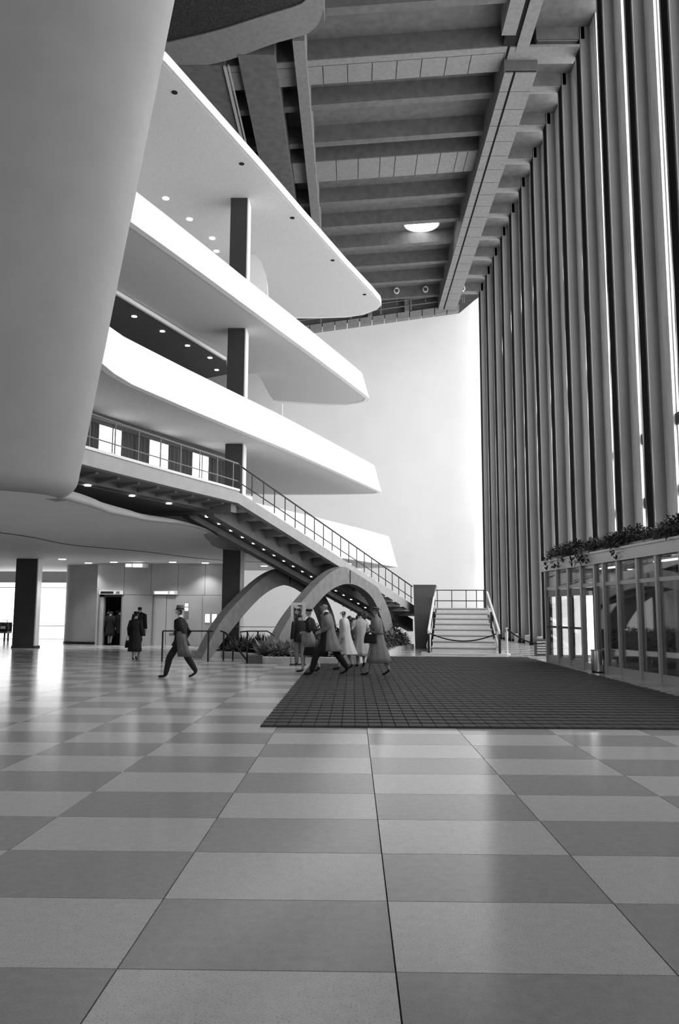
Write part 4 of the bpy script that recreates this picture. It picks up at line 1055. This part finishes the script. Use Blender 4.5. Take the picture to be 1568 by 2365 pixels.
def person(label, loc, face, H=1.75, stride=0.0, stoop=0.0, arms=None, tags=None, hair='hair_d', female=False, turn=0.0, head_turn=0.0):
    """one continuous skinned body facing local +X; returns (root, scale, joints)"""
    s = H / 1.75
    root = thing('person', label, 'person', loc, face)
    V, E, Rr, T = [], [], [], []
    def vert(p, r, tg, par=None):
        V.append((p[0] * s, p[1] * s, p[2] * s)); Rr.append((r[0] * s, r[1] * s) if isinstance(r, tuple) else (r * s, r * s)); T.append(tg)
        if par is not None: E.append((par, len(V) - 1))
        return len(V) - 1
    lx = stoop
    sh = 0.165 if female else 0.19
    top, bot, leg, shoe = tags
    pel = vert((0, 0, .96), (.12, .155) if female else (.12, .15), bot)
    wai = vert((0.01 + lx * .2, 0, 1.12), (.10, .12) if female else (.115, .14), top, pel)
    che = vert((0.0 + lx * .6, 0, 1.32), (.115, .15) if female else (.125, .165), top, wai)
    nkb = vert((lx, 0, 1.455), (.075, .10), top, che)
    nk = vert((lx + .01, 0, 1.515), .052, 'skin', nkb)
    h1 = vert((lx + .035, 0, 1.575), (.068, .062), 'head', nk)
    h2 = vert((lx + .03, 0, 1.645), (.092, .074), 'head', h1)
    h3 = vert((lx + .02, 0, 1.70), (.078, .066), 'head', h2)
    J = dict(head=Vector((lx + .025, 0, 1.64)) * s)
    arms = arms or {}
    for sg, nm in ((1, 'L'), (-1, 'R')):
        # legs: L forward by stride, R back
        st_ = stride * sg
        hip = vert((0, .09 * sg, .91), .098, bot, pel)
        kx = st_ * .34 + (0.05 if stride else 0.0)
        tf = 1.0 if leg == 'stocking' else 1.5
        kn = vert((kx, .09 * sg, .50), .064 * tf, leg, hip)
        az = .085 + (0.07 if (stride and sg < 0) else 0)
        axx = st_ * .56 - (0.04 if sg < 0 and stride else 0)
        cf = vert((kx * .5 + axx * .5 - .01, .085 * sg, .32), .055 * tf, leg, kn)
        an = vert((axx, .085 * sg, az), .038 * (tf * 1.12 if tf > 1 else 1), leg, cf)
        hl = vert((axx + .02, .085 * sg, az - .042 if az < .1 else az - .05), (.036, .036), shoe, an)
        bl = vert((axx + .12, .09 * sg, .036), (.032, .04), shoe, hl)
        vert((axx + .19, .09 * sg, .028), (.022, .03), shoe, bl)
        J['foot' + nm] = Vector((axx, .085 * sg, 0)) * s
        # arms
        el, wr = arms.get(nm, ((-.02, .235 * sg, 1.14), (.06, .24 * sg, .90)))
        shd = vert((lx * .95, sh * sg, 1.41), .062, top, nkb)
        e_ = vert(el, .047, top, shd)
        w_ = vert(wr, .031, top, e_)
        d = (Vector(wr) - Vector(el)).normalized()
        sd = d.cross(Vector((0, 1, 0)) if abs(d.y) < .9 else Vector((1, 0, 0))).normalized()
        palm = Vector(wr) + d * .075
        pm_ = vert(tuple(palm), (.022, .038), 'skin', w_)
        for q in range(4):
            off = sd * (-.027 + .018 * q); Lf = (.060, .072, .068, .052)[q]
            k1 = vert(tuple(palm + off + d * .03), .0095, 'skin', pm_)
            k2 = vert(tuple(palm + off + d * (.03 + Lf * .5) + Vector((0, 0, -.004))), .0085, 'skin', k1)
            vert(tuple(palm + off * .9 + d * (.03 + Lf * .9) + Vector((.012, 0, -.008))), .0075, 'skin', k2)
        tb = vert(tuple(Vector(wr) + d * .045 + sd * -.038), .011, 'skin', w_)
        vert(tuple(Vector(wr) + d * .085 + sd * -.052), .009, 'skin', tb)
        J['hand' + nm] = palm * s; J['elbow' + nm] = Vector(el) * s; J['wrist' + nm] = Vector(wr) * s; J['sh' + nm] = Vector((lx * .95, sh * sg, 1.41)) * s
    me = bpy.data.meshes.new('body'); me.from_pydata(V, E, []); me.update()
    tmp = bpy.data.objects.new('body_tmp', me); COL.objects.link(tmp)
    tmp.modifiers.new('skin', 'SKIN'); sub = tmp.modifiers.new('sub', 'SUBSURF'); sub.levels = 2; sub.render_levels = 2
    for i, sv in enumerate(me.skin_vertices[0].data):
        sv.radius = Rr[i]; sv.use_root = (i == 0)
    dg = bpy.context.evaluated_depsgraph_get(); dg.update()
    bm_ = bpy.data.meshes.new_from_object(tmp.evaluated_get(dg))
    bpy.data.objects.remove(tmp)
    # face details as part of the same mesh
    names = ['skin', hair] + sorted({x for x in T if x not in ('skin', 'head')})
    bm_.materials.clear()
    for nme in names: bm_.materials.append(MT[nme])
    Vs = [Vector(v) for v in V]
    segs = [(Vs[a], Vs[c], T[c]) for a, c in E]
    for pl in bm_.polygons:
        c = pl.center; best = None; bd_ = 1e9
        for a, d_, tg in segs:
            ab = d_ - a; u = max(0, min(1, (c - a).dot(ab) / max(1e-9, ab.length_squared)))
            dist = (a + ab * u - c).length
            if dist < bd_: bd_ = dist; best = tg
        if best == 'head':
            hc = J['head']; rel = (c - hc) / s
            best = hair if (rel.x < -0.005 and rel.z > -0.06) or rel.z > 0.055 else 'skin'
        pl.material_index = names.index(best)
    bm2 = bmesh.new(); bm2.from_mesh(bm_)
    hc = J['head']
    def blob(p, r, mi, sc=(1, 1, 1)):
        mtx = Matrix.Translation(hc + Vector(p) * s) @ Matrix.Diagonal((r * s * sc[0], r * s * sc[1], r * s * sc[2], 1))
        res = bmesh.ops.create_icosphere(bm2, subdivisions=1, radius=1, matrix=mtx)
        for f in {f for v in res['verts'] for f in v.link_faces}: f.material_index = mi
    blob((.098, 0, -.015), .018, 0, (1, .75, 1.5))
    for sg in (-1, 1):
        blob((.088, .03 * sg, .018), .011, 1); blob((0, .078 * sg, 0), .028, 0, (.7, .35, 1.1))
    blob((.09, 0, -.052), .02, 1, (.35, 1, .25))
    bm2.to_mesh(bm_); bm2.free()
    bm_.polygons.foreach_set('use_smooth', [True] * len(bm_.polygons))
    link('body', bm_, root, True)
    return root, s, J

def garment(root, name, m, rings, n=28, folds=0.0, nf=9, sleeves=(), seed=0, open_bottom=True):
    """loft of ellipses (cx,cy,z,rx,ry) with folds growing to the hem"""
    b = MB(); rr = []; rd = random.Random(seed); ph = rd.uniform(0, 6)
    for i, (cx, cy_, z, rx, ry) in enumerate(rings):
        u = i / (len(rings) - 1); ring = []
        for k in range(n):
            a = 2 * PI * k / n; f = 1 + folds * u * math.sin(nf * a + ph) + folds * .5 * u * math.sin((nf - 4) * a + 2 * ph)
            ring.append((cx + rx * f * math.cos(a), cy_ + ry * f * math.sin(a), z))
        rr.append(ring)
    b.loft(rr, True)
    for pts, rads in sleeves: b.tube(pts, rads, 10)
    o = b.build(name, m, root, True, local=True)
    return o

def sleeve(J, s, sd, r0=.078, r1=.06):
    return ([J['sh' + sd] + Vector((0, 0, .015)), (J['sh' + sd] + J['elbow' + sd]) / 2, J['elbow' + sd], (J['elbow' + sd] + J['wrist' + sd]) / 2, J['wrist' + sd]], [r0 * s, r0 * s, .068 * s, .064 * s, r1 * s])

def coat(root, J, s, m, hem, flare=.30, name='coat', stoop=0.0, folds=.085, seed=0, sl=True, wid=.17, back=0.0, lap=True):
    rg = [(stoop, 0, 1.49, .07, .085), (stoop, 0, 1.465, .105, .15), (stoop * .9, 0, 1.40, .135, wid + .04), (stoop * .6, 0, 1.25, .155, wid + .02), (0.0, 0, 1.08, .15, wid), (-back * .2, 0, .92, .175, wid + .03)]
    z = .92
    while z - .15 > hem: z -= .15; u = (.92 - z) / (.92 - hem); rg.append((-back * u, 0, z, .175 + (flare - .175) * u, wid + .03 + (flare * .95 - wid - .03) * u))
    rg.append((-back, 0, hem, flare, flare * .95))
    rg = [tuple(v * s for v in q) for q in rg]
    o = garment(root, name, m, rg, folds=folds, seed=seed, sleeves=[sleeve(J, s, 'L'), sleeve(J, s, 'R')] if sl else ())
    if lap:
        b = MB()
        for sg in (-1, 1):
            b.add([Vector(p) * s for p in ((stoop + .09, .02 * sg, 1.475), (stoop + .13, .10 * sg, 1.43), (.165, .05 * sg, 1.2), (.165, .005 * sg, 1.2), (stoop + .10, .02 * sg, 1.48), (stoop + .145, .10 * sg, 1.435), (.175, .05 * sg, 1.2), (.175, .005 * sg, 1.2))],
                  [(0, 1, 2, 3), (7, 6, 5, 4), (0, 4, 5, 1), (1, 5, 6, 2), (2, 6, 7, 3), (3, 7, 4, 0)])
        b.build('lapel', m, root, local=True)
    return o

def hat(root, J, s, m, brim=.145, crown=.095, h=.12, dz=.06, tilt=0.0):
    c = J['head'] + Vector((0, 0, dz * s)); b = MB()
    prof = [(brim * .5, -.012), (brim, -.006), (brim * 1.0, .002), (crown, .01), (crown * .97, h * .6), (crown * .8, h), (crown * .3, h * .9), (.005, h * .88)]
    b.lathe([(r * s, z * s) for r, z in prof], tuple(c), 20); o = b.build('hat', m, root, True, local=True)
    MB().lathe([((crown + .004) * s, .012 * s), ((crown + .004) * s, .04 * s), ((crown - .01) * s, .04 * s), ((crown - .01) * s, .012 * s)], tuple(c), 20).build('hat_band', 'black', o, True, local=True)

def skirt(root, s, m, hem, flare=.2, stoop=0):
    rg = [(0, 0, 1.10, .11, .13), (0, 0, .98, .15, .175), (0, 0, .8, .165, .19), (0, 0, hem, flare, flare)]
    return garment(root, 'skirt', m, [tuple(v * s for v in q) for q in rg], folds=.03)

def bag_thing(label, p, rz=0.0, w_=.28, h=.2, d=.1, m='black'):
    t = thing('handbag', label, 'handbag', p, rz)
    b = MB(); rings = []
    for q in range(7):
        u = q / 6; k = 1 - .25 * u ** 2
        rings.append([(x * w_ / 2 * k * (1 if abs(y) < .9 else .85), y * d / 2 * (1 - .5 * u), h * u) for x, y in ((-1, -.6), (-.7, -1), (.7, -1), (1, -.6), (1, .6), (.7, 1), (-.7, 1), (-1, .6))])
    b.loft(rings); b.build('body', m, t, True, local=True)
    b = MB(); b.tube([(w_ * .3 * math.cos(a), 0, h + .12 * math.sin(a)) for a in [PI * q / 10 for q in range(11)]], .008, 6); b.build('handle', m, t, True, local=True)
    MB().box(-.03, .03, -d * .32, -d * .27, h * .85, h * .98).build('clasp', 'chrome', t, local=True)
    return t

# -- man with hat striding left across the tiles
R_, s, J = person('man in dark suit and brim hat striding left on the checkered floor', (-4.25, 19.95, 0), PI, 1.70, 0.62, .02,
                  {'L': ((-.10, .26, 1.13), (.12, .18, 1.10)), 'R': ((-.16, -.24, 1.15), (-.02, -.26, .93))}, ('suit', 'suit', 'suit', 'shoe'))
coat(R_, J, s, 'suit', .80, .24, 'jacket', .02, .02, 1)
hat(R_, J, s, 'coat_m')
garment(R_, 'shirt_collar', 'shirt', [tuple(v * s for v in q) for q in ((.03, 0, 1.56, .06, .062), (.04, 0, 1.49, .075, .08))], n=14)
MB().box(.16 * s, .18 * s, .05 * s, .15 * s, 1.29 * s, 1.31 * s).build('pocket_square', 'shirt', R_, local=True)
oc = thing('overcoat', 'grey overcoat hung over the forearm of the striding hatted man', 'overcoat', (-4.2, 19.7, 0), PI)
garment(oc, 'cloth', 'coat_m', [(.02, 0, 1.13, .07, .06), (.0, 0, 1.05, .11, .08), (-.03, 0, .85, .12, .08), (-.07, 0, .68, .13, .08), (-.13, 0, .52, .17, .08)], folds=.14, seed=4)

# -- pair at the left walking away
R_, s, J = person('woman in long dark coat and small hat walking away toward the lifts', (-7.25, 26.85, 0), PI / 2, 1.60, 0.18, .02, None, ('black', 'black', 'stocking', 'shoe'), female=True)
coat(R_, J, s, 'black', .32, .26, 'coat', .02, .05, 2)
hat(R_, J, s, 'black', .11, .09, .07, .05)
bag_thing('small dark handbag in the left hand of the woman walking toward lifts', (-7.50, 26.93, .41), .4, .2, .24, .12)
R_, s, J = person('man in dark coat walking ahead of the woman toward the lifts', (-8.45, 31.8, 0), PI / 2, 1.84, 0.5, .02, None, ('suit', 'suit', 'suit', 'shoe'))
coat(R_, J, s, 'suit', .62, .26, 'coat', .02, .03, 3)
# -- lift crowd
for i, (x, y, H, lab, cm) in enumerate(((-11.88, 39.0, 1.78, 'man in dark coat at the left edge of the open lift crowd', 'suit'), (-11.62, 38.55, 1.66, 'woman in black coat in front of the open lift crowd, pale legs', 'black'),
                                        (-11.32, 39.0, 1.72, 'person in dark coat at the right edge of the open lift crowd', 'suit'), (-11.62, 39.5, 1.80, 'person standing deepest inside the crowded open lift', 'black'))):
    fem = i == 1
    R_, s, J = person(lab, (x, y, 0), PI / 2 + (.2 if i == 2 else -.1), H, .12, 0, None, (cm, cm, 'stocking' if fem else cm, 'shoe'), female=fem)
    coat(R_, J, s, cm, .48 if fem else .55, .27, 'coat', 0, .04, 10 + i)
    if i in (0, 3): hat(R_, J, s, 'black', .13, .095, .10, .06)

# -- group beside the planter
R_, s, J = person('person in dark jacket and light trousers standing before the poster stand', (-1.62, 24.6, 0), PI / 2 + .3, 1.60, .10, .02,
                  {'L': ((-.05, .25, 1.12), (-.02, .27, .88)), 'R': ((.02, -.25, 1.14), (.15, -.16, 1.08))}, ('suit', 'trouser_g', 'trouser_g', 'shoe'))
coat(R_, J, s, 'suit', .78, .21, 'jacket', .02, .03, 20)
R_, s, J = person('woman in black sweater and dark skirt with a cap, walking left', (-1.15, 21.9, 0), PI - .3, 1.70, .35, .02,
                  {'L': ((-.04, .23, 1.13), (.16, .12, 1.10)), 'R': ((-.06, -.24, 1.13), (.02, -.25, .90))}, ('black', 'suit', 'stocking', 'shoe'), 'hair_g', True)
garment(R_, 'sweater', 'black', [tuple(v * s for v in q) for q in ((.02, 0, 1.50, .06, .065), (.02, 0, 1.46, .10, .15), (.01, 0, 1.38, .13, .19), (0, 0, 1.2, .14, .17), (0, 0, 1.06, .14, .165))], sleeves=[sleeve(J, s, 'L', .07, .05), sleeve(J, s, 'R', .07, .05)])
skirt(R_, s, 'suit', .48, .22)
hat(R_, J, s, 'suit', .10, .092, .06, .045)
jk = thing('folded_jacket', 'light grey jacket carried at the waist of the woman in black sweater', 'jacket', (-1.22, 21.72, 0), PI - .3)
garment(jk, 'cloth', 'jacket', [(.0, 0, 1.10, .13, .06), (.0, 0, 1.0, .17, .09), (-.02, 0, .85, .19, .10), (-.03, 0, .68, .16, .09)], folds=.16, seed=6)
R_, s, J = person('tall man in light grey overcoat and black trousers striding left on the mat', (-.62, 20.75, .03), PI, 1.83, .74, .07,
                  {'L': ((-.02, .27, 1.15), (.17, .2, 1.06)), 'R': ((-.12, -.25, 1.14), (-.04, -.27, .92))}, ('black', 'black', 'black', 'shoe'), 'hair_g')
coat(R_, J, s, 'coat_g', .56, .25, 'overcoat', .06, .08, 21, back=.10)
garment(R_, 'trouser_front', 'black', [tuple(v * s for v in q) for q in ((.10, .05, 1.10, .09, .12), (.10, .05, .9, .11, .14), (.12, .05, .6, .12, .15), (.14, .05, .45, .12, .14))], folds=.02)
garment(R_, 'shirt_collar', 'shirt', [tuple(v * s for v in q) for q in ((.08, 0, 1.555, .06, .062), (.075, 0, 1.48, .085, .09))], n=14)
R_, s, J = person('person in long white coat walking just behind the striding tall man', (-.22, 22.6, .03), PI - .1, 1.66, .3, .02, None, ('coat_w', 'coat_w', 'stocking', 'shoe'), 'hair_d', True)
coat(R_, J, s, 'coat_w', .44, .30, 'coat', .02, .09, 22, back=.05)
R_, s, J = person('woman in light coat facing away beside the cactus, dark bag on arm', (.22, 23.7, .03), PI / 2 + .25, 1.62, .12, .06,
                  {'L': ((-.03, .30, 1.16), (.06, .36, 1.0)), 'R': ((.02, -.25, 1.14), (.16, -.14, 1.06))}, ('coat_l', 'coat_l', 'stocking', 'shoe'), 'hair_d', True)
coat(R_, J, s, 'coat_l', .36, .31, 'coat', .05, .10, 23, back=.02)
hat(R_, J, s, 'coat_m', .10, .09, .07, .05)
bag_thing('big dark bag on the arm of the woman in light coat', (-.14, 23.55, .80), 0, .34, .28, .14, 'suit')
R_, s, J = person('woman in long grey belted coat and hat with clutch bag, nearest on the mat', (.62, 20.6, .03), PI - .15, 1.70, .45, .02,
                  {'L': ((-.02, .25, 1.13), (.17, .13, 1.06)), 'R': ((-.10, -.24, 1.15), (-.06, -.26, .92))}, ('coat_g', 'coat_g', 'stocking', 'shoe'), 'hair_g', True)
coat(R_, J, s, 'coat_g', .33, .335, 'coat', .02, .08, 24, back=.04)
garment(R_, 'belt', 'coat_m', [tuple(v * s for v in q) for q in ((0, 0, 1.105, .158, .178), (0, 0, 1.06, .162, .182))])
hat(R_, J, s, 'coat_m', .14, .09, .07, .055)
bag_thing('black clutch handbag held by the woman in the long grey coat', (.43, 20.38, .84), 0, .32, .26, .10)
